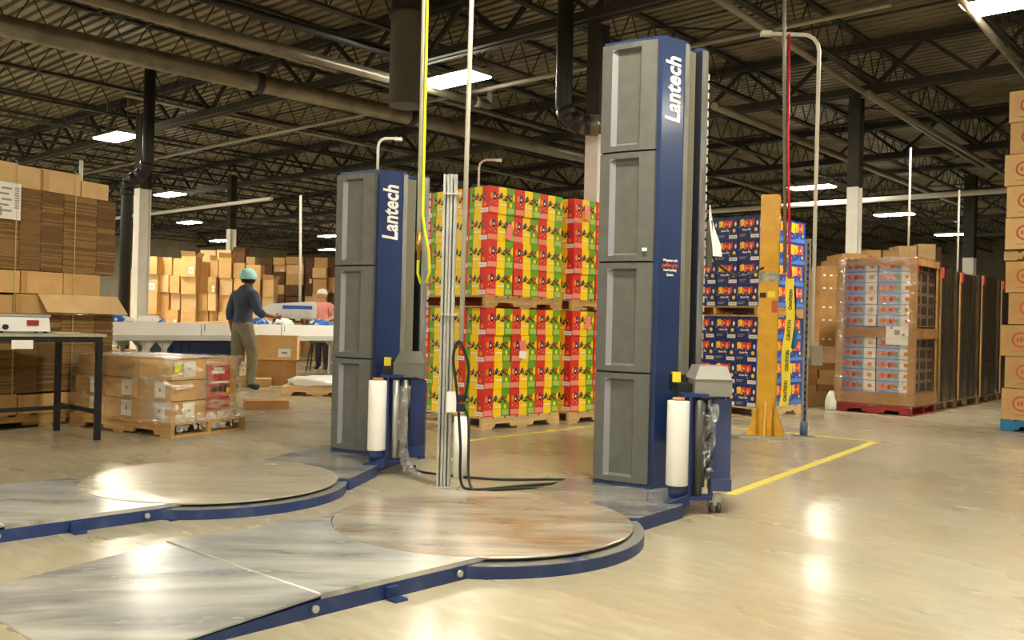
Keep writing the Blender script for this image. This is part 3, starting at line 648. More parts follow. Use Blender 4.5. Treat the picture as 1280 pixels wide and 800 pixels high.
def blob(seed, sx, sy, sz):
    bm = bmesh.new(); bmesh.ops.create_icosphere(bm, subdivisions=3, radius=1); rr = random.Random(seed); ph = [rr.uniform(0, 6) for _ in range(6)]
    for v in bm.verts:
        k = 1 + .14*math.sin(5*v.co.x + ph[0]) * math.sin(4*v.co.y + ph[1]) + .09*math.sin(9*v.co.y + ph[2] + 3*v.co.x) + .06*math.sin(13*v.co.x + ph[3])
        v.co = Vector((v.co.x*sx*k, v.co.y*sy*k, max(v.co.z, -.35)*sz*k + .35*sz))
    me = bpy.data.meshes.new('blob'); bm.to_mesh(me); bm.free()
    for p in me.polygons: p.use_smooth = True
    return me

# ------------------------------------------------------------------ pallets
PMESH = {}
def pallet(loc, rz, L, W, label, m=None, h=.125, nb=7, group='wooden pallets', nm='wooden_pallet'):
    """L along the notched stringers (local x, from 0), W across (local y, from 0)"""
    m = m or M_wood; key = (round(L, 3), round(W, 3), m.name, nb)
    if key not in PMESH:
        s = MB(); n0, n1 = .15*L, .36*L
        prof = [(0, .018), (n0, .018), (n0 + .02, .055), (n1 - .02, .055), (n1, .018), (L-n1, .018), (L-n1+.02, .055), (L-n0-.02, .055), (L-n0, .018), (L, .018), (L, h-.018), (0, h-.018)]
        k = len(prof); s.add([(x, y, z) for y in (0, .038) for x, z in prof], [tuple(range(k)), tuple(range(2*k-1, k-1, -1))] + [(i, i+k, (i+1) % k + k, (i+1) % k) for i in range(k)])
        bw = .14 if nb < 8 else .1; bd = MB(); bd.box((0, W/2, 0), (bw, W, .017))
        PMESH[key] = (s.mesh('stringer', m), bd.mesh('board', m), bw)
    sm, bm_, bw = PMESH[key]
    t = thing(nm, label, 'pallet', loc, rz, group)
    for y in (0, W/2-.019, W-.038): link('stringer', sm, t, (0, y, 0))
    for i in range(nb): link('top_board', bm_, t, (bw/2 + (L-bw)*i/(nb-1), 0, h-.0085))
    for i in range(3): link('bottom_board', bm_, t, (bw/2 + (L-bw)*i/2, 0, .0085))
    return t

# ------------------------------------------------------------------ snack cartons
PA = R(46.5); E1 = Vector((math.sin(PA), math.cos(PA), 0)); E2 = Vector((-math.cos(PA), math.sin(PA), 0)); PZ = math.atan2(E1.y, E1.x)
BX, BY, BH = .362, .298, .274
def ell(b, c, rx, rz, face, mi, off, n=10, tilt=0.0):
    """ellipse decal: face 'R' is the y=0 side (u along +x), face 'L' the x=0 side (u along -y)"""
    pts = []
    for k in range(n):
        a = 2*math.pi*k/n; p, q = rx*math.cos(a), rz*math.sin(a); pu, pz = c[0] + p*math.cos(tilt) - q*math.sin(tilt), c[1] + p*math.sin(tilt) + q*math.cos(tilt)
        pts.append((pu, pz))
    poly_decal(b, pts, face, mi, off)
def poly_decal(b, pts, face, mi, off):
    if face == 'R': b.add([(u, -off, z) for u, z in pts], [tuple(range(len(pts)))], mi)
    else: b.add([(-off, BY - u, z) for u, z in pts], [tuple(range(len(pts)))], mi)
def rect(u0, z0, u1, z1): return [(u0, z0), (u1, z0), (u1, z1), (u0, z1)]
def base_carton(stripesR, stripesL, mtop):
    b = MB(); g = .002
    b.add([(g, g, 0), (BX-g, g, 0), (BX-g, BY-g, 0), (g, BY-g, 0), (g, g, BH-g), (BX-g, g, BH-g), (BX-g, BY-g, BH-g), (g, BY-g, BH-g)], [(3, 2, 1, 0), (1, 2, 6, 5), (2, 3, 7, 6)], mtop)
    b.add([(g, g, BH-g), (BX-g, g, BH-g), (BX-g, BY/2-.002, BH-g), (g, BY/2-.002, BH-g), (g, BY/2+.002, BH-g), (BX-g, BY/2+.002, BH-g), (BX-g, BY-g, BH-g), (g, BY-g, BH-g), (g, BY/2, BH-.008), (BX-g, BY/2, BH-.008)],
          [(0, 1, 2, 3), (4, 5, 6, 7), (3, 2, 9, 8), (8, 9, 5, 4)], mtop)
    for u0, u1, mi in stripesR: b.add([(g + (BX-2*g)*u, g, z) for u, z in rect(u0, 0, u1, BH-g)], [(0, 1, 2, 3)], mi)
    for u0, u1, mi in stripesL: b.add([(g, BY - g - (BY-2*g)*u, z) for u, z in rect(u0, 0, u1, BH-g)], [(0, 1, 2, 3)], mi)
    return b
def red_carton():
    b = base_carton([(0, .37, 0), (.37, .68, 1), (.68, 1, 2)], [(0, .27, 2), (.27, .67, 1), (.67, 1, 0)], 0)
    rr = random.Random(3)
    def logo(face, w, u0, zc):
        cols = [6, 8, 1, 2, 0, 6]
        ell(b, (u0 + .06*w, zc + .012), .06*w, .032, face, 6, .0006); ell(b, (u0 + .17*w, zc + .012), .065*w, .042, face, 5, .0007); ell(b, (u0 + .17*w, zc + .018), .04*w, .026, face, 8, .0012); ell(b, (u0+.17*w, zc + .006), .03*w, .012, face, 4, .0016)
        for i in range(6):
            u = u0 + w*(.32 + .1*i); z = zc + .006 + .014*math.sin(i*1.9)
            ell(b, (u, z), .052*w, .028 + .006*(i % 2), face, 5, .0007 + .0001*i, 8, .2*(-1)**i); ell(b, (u, z + .004), .03*w, .017, face, cols[i], .0016, 8, .3)
    logo('R', BX*.95, BX*.06, BH*.60); logo('L', BY*.9, BY*.05, BH*.56)
    poly_decal(b, rect(.02*BX, .05*BH, .35*BX, .24*BH), 'R', 3, .0005); poly_decal(b, rect(.72*BX, .06*BH, .97*BX, .25*BH), 'R', 7, .0005)
    poly_decal(b, [(.86*BX, .62*BH), (.985*BX, .5*BH), (.985*BX, .82*BH), (.92*BX, .76*BH)], 'R', 1, .0006)
    ell(b, (.83*BX, .36*BH), .05*BX, .024, 'R', 1, .0006); ell(b, (.82*BY, .32*BH), .07*BY, .022, 'L', 6, .0006)
    for u, z in ((.1, .4), (.2, .45), (.27, .36), (.62, .5), (.45, .35)): ell(b, (u*BX, z*BH), .012*BX, .006, 'R', 4, .0006, 6)
    poly_decal(b, rect(.42*BX, .33*BH, .66*BX, .37*BH), 'R', 4, .0006); poly_decal(b, rect(.3*BY, .3*BH, .62*BY, .35*BH), 'L', 4, .0006)
    poly_decal(b, rect(.03*BY, .06*BH, .24*BY, .2*BH), 'L', 7, .0005)
    return b.mesh('snack_carton', [M_red, M_yel, M_grn, M_pink, M_paper, M_ink, M_orange, M_lgrn, M_bluep])
def blue_carton():
    b = base_carton([(0, .55, 0), (.55, 1, 0)], [(0, 1, 1)], 0)
    def pouches(face, w, u0, z0, z1, big):
        cols = [2, 2, 3, 4, 4, 3, 4] if not big else [2, 3, 4, 4, 3]
        for i, mi in enumerate(cols):
            u = u0 + w*i/len(cols); ww = w/len(cols)*.98; k = .008*math.sin(i*2.3)
            poly_decal(b, [(u, z0 + k), (u + ww, z0 + k - .003), (u + ww*1.05, z1 + k), (u + ww*.5, z1 + k + .012), (u - .002, z1 + k)], face, mi, .0006 + .0001*i)
            ell(b, (u + ww*.5, (z0*.55+z1*.45) + k), ww*.3, (z1-z0)*.2, face, 5 if i % 2 else 3, .0018, 6)
    pouches('L', BY*.66, BY*.1, BH*.56, BH*.82, False)
    ell(b, (.84*BY, .385*BH), .075*BY, .024, 'L', 2, .0006); ell(b, (.9*BY, .68*BH), .05*BY, .028, 'L', 5, .0006)
    poly_decal(b, rect(.08*BY, .16*BH, .4*BY, .2*BH), 'L', 7, .0006); poly_decal(b, rect(.08*BY, .1*BH, .34*BY, .13*BH), 'L', 7, .0006)
    for u, z in ((.06, .5), (.6, .27), (.5, .5)): ell(b, (u*BY, z*BH), .02*BY, .006, 'L', 5, .0006, 6)
    poly_decal(b, [(.03*BX, .5*BH), (.28*BX, .42*BH), (.32*BX, .9*BH), (.06*BX, .94*BH)], 'R', 2, .0006); pouches('R', BX*.5, BX*.34, BH*.5, BH*.88, True)
    ell(b, (.82*BX, .36*BH), .06*BX, .022, 'R', 2, .0006); poly_decal(b, [(0.01, .01), (BX-.004, .01), (BX-.004, .2*BH), (.5*BX, .24*BH), (.01, .1*BH)], 'R', 6, .0005)
    for u, z in ((.1, .3), (.3, .36), (.6, .3)): ell(b, (u*BX, z*BH), .02*BX, .007, 'R', 5, .0006, 6)
    return b.mesh('snack_carton', [M_royal, M_navyc, M_yel, M_orange, M_red, M_paper, M_lblue, M_greyp])
ME_red, ME_blue = red_carton(), blue_carton()
lbm = MB(); poly_decal(lbm, rect(.60*BY, .03*BH, .99*BY, .19*BH), 'L', 0, .0012)
for k in range(5): poly_decal(lbm, rect((.66 + k*.06)*BY, .08*BH, (.685 + k*.06)*BY, .14*BH), 'L', 1, .0018)
ME_label = lbm.mesh('shipping_label', [M_paper, M_greyp])
ME_txtL = text_mesh('Classic Mix', .034, .001, .15, .8, .0004, 'lettering'); ME_txtL.materials.append(M_paper)
def snack_stack(corner, kind, me, nL, nR, col_txt, what, group, skipL=()):
    cr = Vector((*corner, 0)); 
    for tier in range(2):
        z0 = tier*(.125 + 4*BH)
        pallet((cr.x, cr.y, z0), PZ, 3*BX + .03, 4*BY, f'{"upper" if tier else "lower"} wooden pallet {what}', M_woodp if not tier else M_wood)
        for ly in range(4):
            for (i, j) in [(i, 0) for i in range(nR)] + [(0, j) for j in range(1, nL)]:
                jx, jy = random.uniform(-.005, .007), random.uniform(-.008, .01)
                p = cr + E1*(.015 + i*BX + jx) + E2*(j*BY + jy); p.z = z0 + .125 + ly*BH
                place = 'near corner' if i == j == 0 else (f'{["", "second", "third"][i]} on right face' if i else f'{["", "second", "third", "fourth"][j]} on left face')
                o = tag(link('snack_carton', me, None, p, PZ + random.uniform(-.016, .016)), f'{col_txt}, {"upper" if tier else "lower"} load, {ORD[ly]} layer, {place}', 'carton', group)
                if i == 0:
                    s = link('shipping_label', ME_label, o)
                    if kind == 'blue': q = link('lettering', ME_txtL, o); q.matrix_local = Matrix(((0, 0, -1, -.0012), (-1, 0, 0, BY*.6), (0, 1, 0, BH*.4), (0, 0, 0, 1)))
    return cr
snack_stack((-.275, 8.981), 'red', ME_red, 4, 3, 'striped red-yellow-green carton, nearer stack', 'under the nearer red striped cartons', 'striped cartons nearer stack')
c2 = Vector((-.275, 8.981, 0)) + E1*1.2 - E2*.06
snack_stack((c2.x, c2.y), 'red', ME_red, 2, 3, 'striped red-yellow-green carton beside tall mast', 'under the red striped cartons beside the tall mast', 'striped cartons beside the mast')
snack_stack((2.934, 10.841), 'blue', ME_blue, 4, 3, 'navy snack carton', 'under the navy snack cartons', 'navy cartons behind the yellow post')
# pink and white notes stuck on the cartons
def note(i, ly, tier, u, z, w, h, m, label, tilt, base=(-.275, 8.981)):
    p = Vector((*base, 0)) + E1*(.015 + i*BX + u) - E2*.008; p.z = tier*(.125 + 4*BH) + .125 + ly*BH + z
    b = MB(); b.box((0, 0, 0), (w, .002, h)); o = tag(b.build('paper_note', m, None, p, PZ), label, 'note'); o.rotation_euler = (R(-6), tilt, PZ)
M_note = mat('pink_paper', 'f07f72', .6)
note(0, 2, 1, .29, .1, .075, .16, M_note, 'pink paper note on the upper nearer striped cartons', R(18))
note(1, 2, 0, .16, .17, .09, .1, M_note, 'pink paper note on the lower nearer striped cartons', R(-8))
note(1, 2, 0, .16, .075, .1, .08, M_paper, 'white paper note just below a pink one', R(10))
note(0, 3, 1, .2, .13, .09, .16, M_note, 'pink paper note on the upper cartons beside the tall mast', R(4), (c2.x, c2.y))
note(0, 3, 0, .25, .15, .09, .15, M_note, 'pink paper note on the lower cartons beside the tall mast', R(12), (c2.x, c2.y))

# ------------------------------------------------------------------ plain cartons
CM = {}
def carton(loc, rz, d, label, m=None, group=None, logo=False, opened=0, name='cardboard_carton', tape=True, sticker=False):
    """d = width (local x, the face at y=0 faces front), depth, height; origin at the front left bottom corner"""
    m = m or M_card; w, dp, h = d; key = (round(w, 2), round(dp, 2), round(h, 2), m.name, logo, opened, tape, sticker)
    if key not in CM:
        w, dp, h = key[:3]; g = .003; b = MB()
        b.add([(g, g, 0), (w-g, g, 0), (w-g, dp-g, 0), (g, dp-g, 0), (g, g, h), (w-g, g, h), (w-g, dp-g, h), (g, dp-g, h)], [(3, 2, 1, 0), (0, 1, 5, 4), (1, 2, 6, 5), (2, 3, 7, 6), (3, 0, 4, 7)])
        if opened:
            b.add([(.01, .01, h-.08), (w-.01, .01, h-.08), (w-.01, dp-.01, h-.08), (.01, dp-.01, h-.08)], [(0, 1, 2, 3)])
            k = .3*dp
            b.hexa([(g, g, h), (w-g, g, h), (w-g, g+.004, h), (g, g+.004, h)], [(g+.01, -.06*opened, h + k), (w-g, -.04, h + k*.9), (w-g, -.035, h + k*.9), (g+.01, -.055*opened, h + k)])
            b.hexa([(w-g-.004, g, h), (w-g, g, h), (w-g, dp-g, h), (w-g-.004, dp-g, h)], [(w+.05, .02, h + k*.8), (w+.056, .02, h + k*.8), (w+.056, dp-.02, h + k*.8), (w+.05, dp-.02, h + k*.8)])
        else:
            for y0, y1 in ((g, dp/2-.002), (dp/2+.002, dp-g)): b.add([(g, y0, h), (w-g, y0, h), (w-g, y1, h), (g, y1, h), (g, y0, h-.004), (w-g, y0, h-.004), (w-g, y1, h-.004), (g, y1, h-.004)], [(0, 1, 2, 3), (4, 0, 3, 7), (5, 6, 2, 1), (4, 5, 1, 0), (6, 7, 3, 2)])
            b.quad((g, dp/2-.003, h-.004), (w-g, dp/2-.003, h-.004), (w-g, dp/2+.003, h-.004), (g, dp/2+.003, h-.004))
        me = b.mesh(name, m); parts = []
        if tape and not opened:
            t = MB(); t.box((w/2, dp/2, h + .0008), (w-2*g, .05, .0012))
            for x in (g-.001, w-g+.001): t.box((x, dp/2, h-.03), (.0012, .05, .062))
            parts.append(('packing_tape', t.mesh('packing_tape', M_ctape)))
        if logo:
            t = MB(); n = 20; cx, cz, rx, rzz = w*.34, h*.52, w*.155, h*.25
            ot = [(cx + rx*math.cos(2*math.pi*k/n), g-.0012, cz + rzz*math.sin(2*math.pi*k/n)) for k in range(n)]; it = [(cx + rx*.8*math.cos(2*math.pi*k/n), g-.0012, cz + rzz*.78*math.sin(2*math.pi*k/n)) for k in range(n)]
            t.add(ot + it, [(k, (k+1) % n, n + (k+1) % n, n + k) for k in range(n)])
            for k in range(3): t.box((cx - rx*.35 + k*rx*.35, g-.001, cz + .004*k), (rx*.22, .0012, rzz*(.5 + .15*(k % 2))))
            t.box((cx, g-.001, cz - rzz*1.45), (rx*2.0, .0012, .006)); parts.append(('printed_logo', t.mesh('printed_logo', M_logo)))
        if sticker:
            t = MB(); t.box((w*.7, g-.0014, h*.3), (w*.3, .0016, h*.34)); t.box((w*.7, g-.0026, h*.3), (w*.14, .001, h*.08), 1); parts.append(('sticker', t.mesh('sticker', [M_paper, M_greyp])))
        CM[key] = (me, parts)
    me, parts = CM[key]; o = tag(link(name, me, None, loc, rz), label, 'carton', group)
    for nm, pm in parts: link(nm, pm, o)
    return o

# background pile behind the packing line: x of the centre, y of the front, width, heights of the joints
PILE = [(-9.103, 21.44, 0.208, [0.0, 0.36, 0.79, 1.2, 1.53, 1.79, 2.12]), (-8.641, 21.42, 0.44, [0.0, 0.66, 1.07, 1.59, 2.01, 2.43]), (-8.332, 21.6, 0.272, [0.0, 0.72, 1.17, 1.6, 2.01, 2.44]),
(-7.994, 21.43, 0.217, [0.0, 0.32, 0.74, 1.18, 1.58, 1.99, 2.41]), (-7.673, 21.42, 0.355, [0.0, 0.32, 0.73, 1.14, 1.56, 1.97, 2.45]), (-7.405, 21.6, 0.229, [0.0, 0.71, 1.17, 1.58, 1.98, 2.35]),
(-7.152, 21.57, 0.19, [0.0, 0.34, 0.76, 1.18, 1.58, 1.99, 2.38]), (-6.861, 21.53, 0.299, [0.0, 0.71, 1.16, 1.56, 1.97, 2.45]), (-6.55, 21.59, 0.276, [0.0, 0.32, 0.76, 1.17, 1.55, 1.98, 2.34]),
(-6.189, 21.54, 0.347, [0.0, 0.33, 0.74, 1.18, 1.56, 1.94, 2.3]), (-5.825, 21.49, 0.27, [0.0, 0.31, 0.78, 1.19, 1.54, 1.95]),
(-7.875, 23.29, 0.397, [0.0, 0.37, 0.81, 1.27, 1.7, 2.13, 2.47, 2.75]), (-7.451, 23.29, 0.371, [0.0, 0.38, 0.82, 1.25, 1.69, 2.15, 2.46, 2.76]), (-7.053, 23.18, 0.303, [0.0, 0.41, 0.81, 1.27, 1.69, 2.1, 2.43, 2.71]), (-6.723, 23.09, 0.225, [0.0, 0.7, 1.14, 1.56, 2.0, 2.31, 2.59]),
(-7.304, 26.46, 0.488, [0.0, 0.44, 0.85, 1.32, 1.67, 2.0, 2.23, 2.49, 2.8]), (-6.854, 26.48, 0.342, [0.0, 0.53, 0.98, 1.39, 1.74, 2.01, 2.39, 2.59, 2.81]), (-6.387, 26.45, 0.5, [0.0, 0.47, 0.92, 1.34, 1.7, 2.02, 2.34, 2.63, 2.84]),
(-5.996, 26.46, 0.219, [0.0, 0.45, 0.92, 1.35, 1.71, 2.03, 2.41, 2.82]), (-5.637, 26.4, 0.4, [0.0, 0.66, 1.08, 1.48, 1.8, 2.0, 2.24, 2.53, 2.84]), (-5.288, 26.53, 0.284, [0.0, 0.59, 1.02, 1.43, 1.81, 2.08, 2.28, 2.55, 2.84]), (-4.919, 26.49, 0.36, [0.0, 0.48, 0.94, 1.39, 1.79, 2.08, 2.5, 2.82])]
STN = ['leftmost', 'second', 'third', 'fourth', 'fifth', 'sixth', 'seventh', 'eighth', 'ninth', 'tenth', 'eleventh']
ROWS = [('front row', 0, 11), ('middle row', 11, 15), ('far row', 15, 22)]
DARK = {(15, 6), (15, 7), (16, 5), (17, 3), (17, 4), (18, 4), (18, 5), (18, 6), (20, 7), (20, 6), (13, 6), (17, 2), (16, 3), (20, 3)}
OPEN = {(4, 5), (6, 5), (10, 4), (13, 6), (7, 4)}
for rn, i0, i1 in ROWS:
    for k in range(i0, i1):
        x, y, w, zs = PILE[k]; top = len(zs) - 2
        for q in range(len(zs)-1):
            if zs[q+1] < .25 and rn != 'front row': continue
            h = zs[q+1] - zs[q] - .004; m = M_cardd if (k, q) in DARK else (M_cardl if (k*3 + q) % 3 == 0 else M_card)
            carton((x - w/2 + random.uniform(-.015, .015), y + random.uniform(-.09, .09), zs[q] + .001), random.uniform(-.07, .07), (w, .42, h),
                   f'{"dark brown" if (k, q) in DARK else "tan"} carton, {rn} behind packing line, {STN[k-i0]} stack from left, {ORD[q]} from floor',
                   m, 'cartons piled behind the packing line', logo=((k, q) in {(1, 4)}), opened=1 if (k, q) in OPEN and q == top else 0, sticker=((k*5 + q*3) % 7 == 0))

# ------------------------------------------------------------------ carton tower at the right edge
rc = Vector((5.535, 10.2, 0)); RZ = math.atan2(-V[1], -V[0])       # local +x -> -V (to the right), front faces -U
tw = .62; z = 0
for tier in range(2):
    pallet((rc.x, rc.y, z), RZ, 1.2, 1.0, 'blue pallet at the foot of the right-hand carton tower' if not tier else 'plain wooden pallet halfway up the right-hand carton tower', M_bluew if not tier else M_woodp, .125 if not tier else .1, nm='blue_pallet' if not tier else 'wooden_pallet'); z += .127
    for ly in range(5):
        h = .355; o = [(.0, .0), (.01, -.01), (-.02, .0), (.03, .0), (.01, .01)][ly]
        for c in range(2):
            px = rc + Vector((-V[0], -V[1], 0))*(c*tw + o[0] + .02*(ly % 2)*(1-tier)) + Vector((U[0], U[1], 0))*(o[1] + .01); px.z = z + ly*.357
            carton(px, RZ + random.uniform(-.015, .015), (tw - .01, .5, h), f'tan carton with red oval mark, {ORD[ly]} of the {"upper" if tier else "lower"} right-hand tower, {"left" if not c else "right"} column', M_cardl if tier else M_card, 'cartons of the right-hand tower', logo=True)
    z += 5*.357 + .002

# ------------------------------------------------------------------ tray pallet on the red pallet
tc = Vector((5.133, 11.545, 0)); mV = Vector((-V[0], -V[1], 0)); uu = Vector((U[0], U[1], 0)); TF, TD = .98, .94
org = tc - mV*TF                                                  # front left corner
pallet((org.x, org.y, 0), RZ, TF, TD, 'red pallet under the film wrapped fruit trays', M_redw, .125, nm='red_pallet')
def tray_mesh():
    w, d, h = TF/2 - .045, TD - .06, .136; b = MB()
    b.add([(0, 0, 0), (w, 0, 0), (w, d, 0), (0, d, 0), (0, 0, h), (w, 0, h), (w, d, h), (0, d, h)], [(3, 2, 1, 0), (4, 5, 6, 7), (1, 2, 6, 5), (2, 3, 7, 6), (3, 0, 4, 7)], 7)
    b.add([(0, 0, 0), (w*.66, 0, 0), (w, 0, 0), (0, 0, h*.2), (w*.66, 0, h*.2), (w, 0, h*.2), (0, 0, h*.84), (w*.66, 0, h*.84), (w, 0, h*.84), (0, 0, h), (w*.66, 0, h), (w, 0, h)],
          [(0, 1, 4, 3), (3, 4, 7, 6), (6, 7, 10, 9)], 1)
    b.f += [(len(b.v)-12+1, len(b.v)-12+2, len(b.v)-12+5, len(b.v)-12+4), (len(b.v)-8, len(b.v)-7, len(b.v)-4, len(b.v)-5), (len(b.v)-5, len(b.v)-4, len(b.v)-1, len(b.v)-2)]; b.m += [0, 0, 0]; b.sm += [False]*3
    for i in range(6):
        u = w*(.09 + i*.095); z = h*(.5 + .05*math.sin(i*2)); n = 8
        b.add([(u + w*.055*math.cos(2*math.pi*k/n), -.001 - .0002*i, z + h*.26*math.sin(2*math.pi*k/n)) for k in range(n)], [tuple(range(n))], [2, 3, 2, 4, 3, 5][i])
    n = 10; b.add([(w*.84 + w*.07*math.cos(2*math.pi*k/n), -.001, h*.5 + h*.2*math.sin(2*math.pi*k/n)) for k in range(n)], [tuple(range(n))], 2)
    for i in range(3): b.add([(w + .001, d*(.05 + .32*i), h*.12), (w + .001, d*(.3 + .32*i), h*.12), (w + .001, d*(.3 + .32*i), h*.88), (w + .001, d*(.05 + .32*i), h*.88)], [(0, 1, 2, 3)], 6)  # dark squares along the side of the tray
    return b.mesh('fruit_tray', [M_paper, mat('tray_blue', '9fb0da', .5), M_orange, mat('tray_peach', 'd9683a', .5), mat('tray_plum', 'a8402f', .5), mat('tray_green', '8a9a3a', .5), mat('tray_dark_board', '3c2a1c', .7), mat('tray_side_board', '8a735a', .7)])
ME_tray = tray_mesh()
for ly in range(13):
    if ly == 6: continue
    for c in range(2):
        p = org + mV*(.05 + c*(TF/2 - .03) + random.uniform(-.004, .004)) + uu*(.03 + random.uniform(0, .006)); p.z = .13 + ly*.143 + .02
        tag(link('fruit_tray', ME_tray, None, p, RZ), f'white and blue fruit tray, {ORD[ly - (ly > 6)]} from the red pallet, {"left" if not c else "right"} column', 'tray', 'fruit trays on the red pallet')
t = thing('edge_board_frame', 'brown cardboard edge boards framing the fruit tray pallet', 'frame', org, RZ)
Hf = 2.03
def eb(c, d, nm): b = MB(); b.box(c, d); b.build(nm, M_cardb, t)
for x in (.02, TF - .02):
    b = MB(); b.box((x, -.004, .13 + (Hf-.13)/2), (.09, .008, Hf-.13)); b.box((-.006 if x < .5 else TF + .006, .04, .13 + (Hf-.13)/2), (.008, .1, Hf-.13)); b.build('corner_board', M_cardb, t)
b = MB(); b.box((TF + .006, TD - .04, .13 + (Hf-.13)/2), (.008, .08, Hf-.13)); b.build('corner_board', M_cardb, t)
for z0, z1 in ((.13, .28), (1.0, 1.13), (Hf-.09, Hf)):
    b = MB(); b.box((TF/2, -.012, (z0+z1)/2), (TF + .04, .008, z1-z0)); b.box((TF + .016, TD/2, (z0+z1)/2), (.008, TD, z1-z0)); b.build('belt_board', M_cardb, t)
b = MB(); b.box((TF/2, TD/2, Hf), (TF + .04, TD, .01)); b.build('top_sheet', M_cardb, t)
b = MB(); b.box((TF - .2, -.019, 1.03), (.28, .003, .24)); b.box((TF - .2, -.0215, 1.07), (.07, .002, .06), 1); b.box((TF - .27, -.0215, 1.13), (.03, .002, .03), 1); b.box((TF - .12, -.0215, 1.04), (.03, .002, .03), 1); b.build('paper_sign', [M_paper, M_greyp], t)
b = MB(); b.box((TF + .02, .05, Hf - .1), (.006, .07, .16)); b.build('red_corner_tag', mat('red_tag', 'd6423f', .5), t)
def film_box(loc, rz, w, d, z0, z1, label, m, ripple=.008, seed=1, group=None):
    rr = random.Random(seed); b = MB(); nz = max(3, int((z1-z0)/.12)); per = []
    for (x, y) in [(w*i/6, 0) for i in range(6)] + [(w, d*i/6) for i in range(6)] + [(w - w*i/6, d) for i in range(6)] + [(0, d - d*i/6) for i in range(6)]: per.append((x, y))
    n = len(per); vs = []
    for j in range(nz+1):
        for (x, y) in per:
            cx, cy = x - w/2, y - d/2; s = 1 + rr.uniform(-ripple, ripple); vs.append((w/2 + cx*s, d/2 + cy*s, z0 + (z1-z0)*j/nz))
    b.add(vs, [(j*n+i, j*n+(i+1) % n, (j+1)*n+(i+1) % n, (j+1)*n+i) for j in range(nz) for i in range(n)], 0, True)
    return tag(b.build('stretch_film', m, None, loc, rz), label, 'plastic film', group)
q = org - mV*.03 - uu*.035; film_box((q.x, q.y, 0), RZ, TF + .08, TD + .06, .1, 2.05, 'clear stretch film wrapped around the fruit tray pallet', M_wrapd, .006, 2)
# grey wrapped pallet row receding behind
M_dark1 = mat('dark_produce_boxes', '443c31', .6, color2='332c23', scale=4); 
GR = [(.99, .84), (1.9, 1.08), (3.05, 1.1), (4.22, 1.12), (5.45, 1.12)]
WH = ['first', 'second', 'third', 'fourth', 'fifth']
for i, (l0, ln) in enumerate(GR):
    q = org + uu*l0; pallet((q.x, q.y, 0), RZ, TF, ln, f'{WH[i]} dark pallet behind the fruit tray pallet', M_woodd)
    zt = 1.98 - .02*(i % 2); nl = 7
    for ly in range(nl):
        hh = (zt - .13)/nl
        for c in range(2):
            p = q + mV*(.02 + c*(TF/2)) + uu*.02; p.z = .127 + ly*hh
            carton(p, RZ, (TF/2 - .04, ln - .05, hh - .004), f'dark carton under grey film, {WH[i]} wrapped pallet, {ORD[ly]} layer, {"right" if c else "left"} column', M_dark1, 'dark cartons under grey film', tape=False)
    p = q - mV*.012 - uu*0; film_box((p.x, p.y, 0), RZ, TF + .02, ln, .05, zt + .015, f'grey stretch film around the {WH[i]} pallet behind the fruit trays', M_wrapg, .010, 10 + i, 'grey wrapped pallets')
    b = MB(); r_ = q + mV*(TF + .02)
    b.box((0, .02, zt/2 + .06), (.014, .05, zt - .14)); tag(b.build('corner_post', M_cardb, None, (r_.x, r_.y, 0), RZ), f'brown corner board on the {WH[i]} grey wrapped pallet', 'corner board', 'corner boards')
    b = MB(); b.box((0, 0, 0), (.012, .07, .14)); p2 = q + mV*(TF + .035) + uu*.06; tag(b.build('red_tag', MATS['red_tag'], None, (p2.x, p2.y, zt - .08), RZ), f'red tag on top of the {WH[i]} grey wrapped pallet', 'tag', 'red tags')

hb = MB(); hb.add([(.024*math.cos(2*math.pi*i/8), 0, .015*math.sin(2*math.pi*i/8)) for i in range(8)], [tuple(range(8))]); ME_dot = hb.mesh('highlight_dot', M_paper)  # white discs painted on as highlight dots of the wrapped cartons
# brown towers and loose cartons between the navy cartons and the tray pallet
for k, (x, y, w, hs, m, nm) in enumerate([
   (4.62, 13.6, .42, (.48, .48, .48, .48), M_cardb, 'in the brown dotted tower'), (5.05, 13.9, .4, (.46, .46, .46, .46, .3), M_cardb, 'in the brown tower behind the tray pallet'),
   ]):
    z = .0; pallet((x - .02, y, 0), 0, w*1.05, .8, f'pallet under the cartons {nm}', M_woodd); z = .127
    for q, h in enumerate(hs):
        o = carton((x, y - .02, z), 0, (w, .7, h - .004), f'brown carton {nm}, {ORD[q]} from the floor', m, 'brown tower cartons', tape=False, sticker=False); z += h
        for r_ in range(2):
            for c in range(4): link('highlight_dot', ME_dot, o, (w*(.14 + .24*c), .0015, h*(.3 + .4*r_)))
LOOSE = [(4.38, 12.95, 0, .34, .2, 3), (4.4, 12.97, .2, .3, .1, -8), (4.36, 12.93, .3, .36, .09, 10), (4.42, 12.96, .39, .3, .12, -4), (4.37, 12.94, .51, .34, .1, 7), (4.4, 12.98, .61, .3, .14, -14), (4.1, 12.85, 0, .26, .3, 4), (4.1, 12.85, .3, .26, .28, -6)]
for i, (x, y, z, w, h, a) in enumerate(LOOSE):
    carton((x, y, z), R(a), (w, .35, h - .003), f'crushed tan carton in the loose heap left of the red pallet, {ORD[i]} of the heap', [M_card, M_cardb, M_cardl][i % 3], 'loose carton heap', opened=1 if i in (5, 7) else 0)
TOPS = [(5.55, 15.9, .58, 2.32, M_cardb), (6.22, 16.0, .28, 2.52, M_card), (6.53, 16.0, .28, 2.52, M_card), (6.86, 16.1, .31, 2.62, M_cardl), (7.2, 16.1, .31, 2.66, M_cardl), (7.55, 16.6, .3, 2.66, M_cardd)]
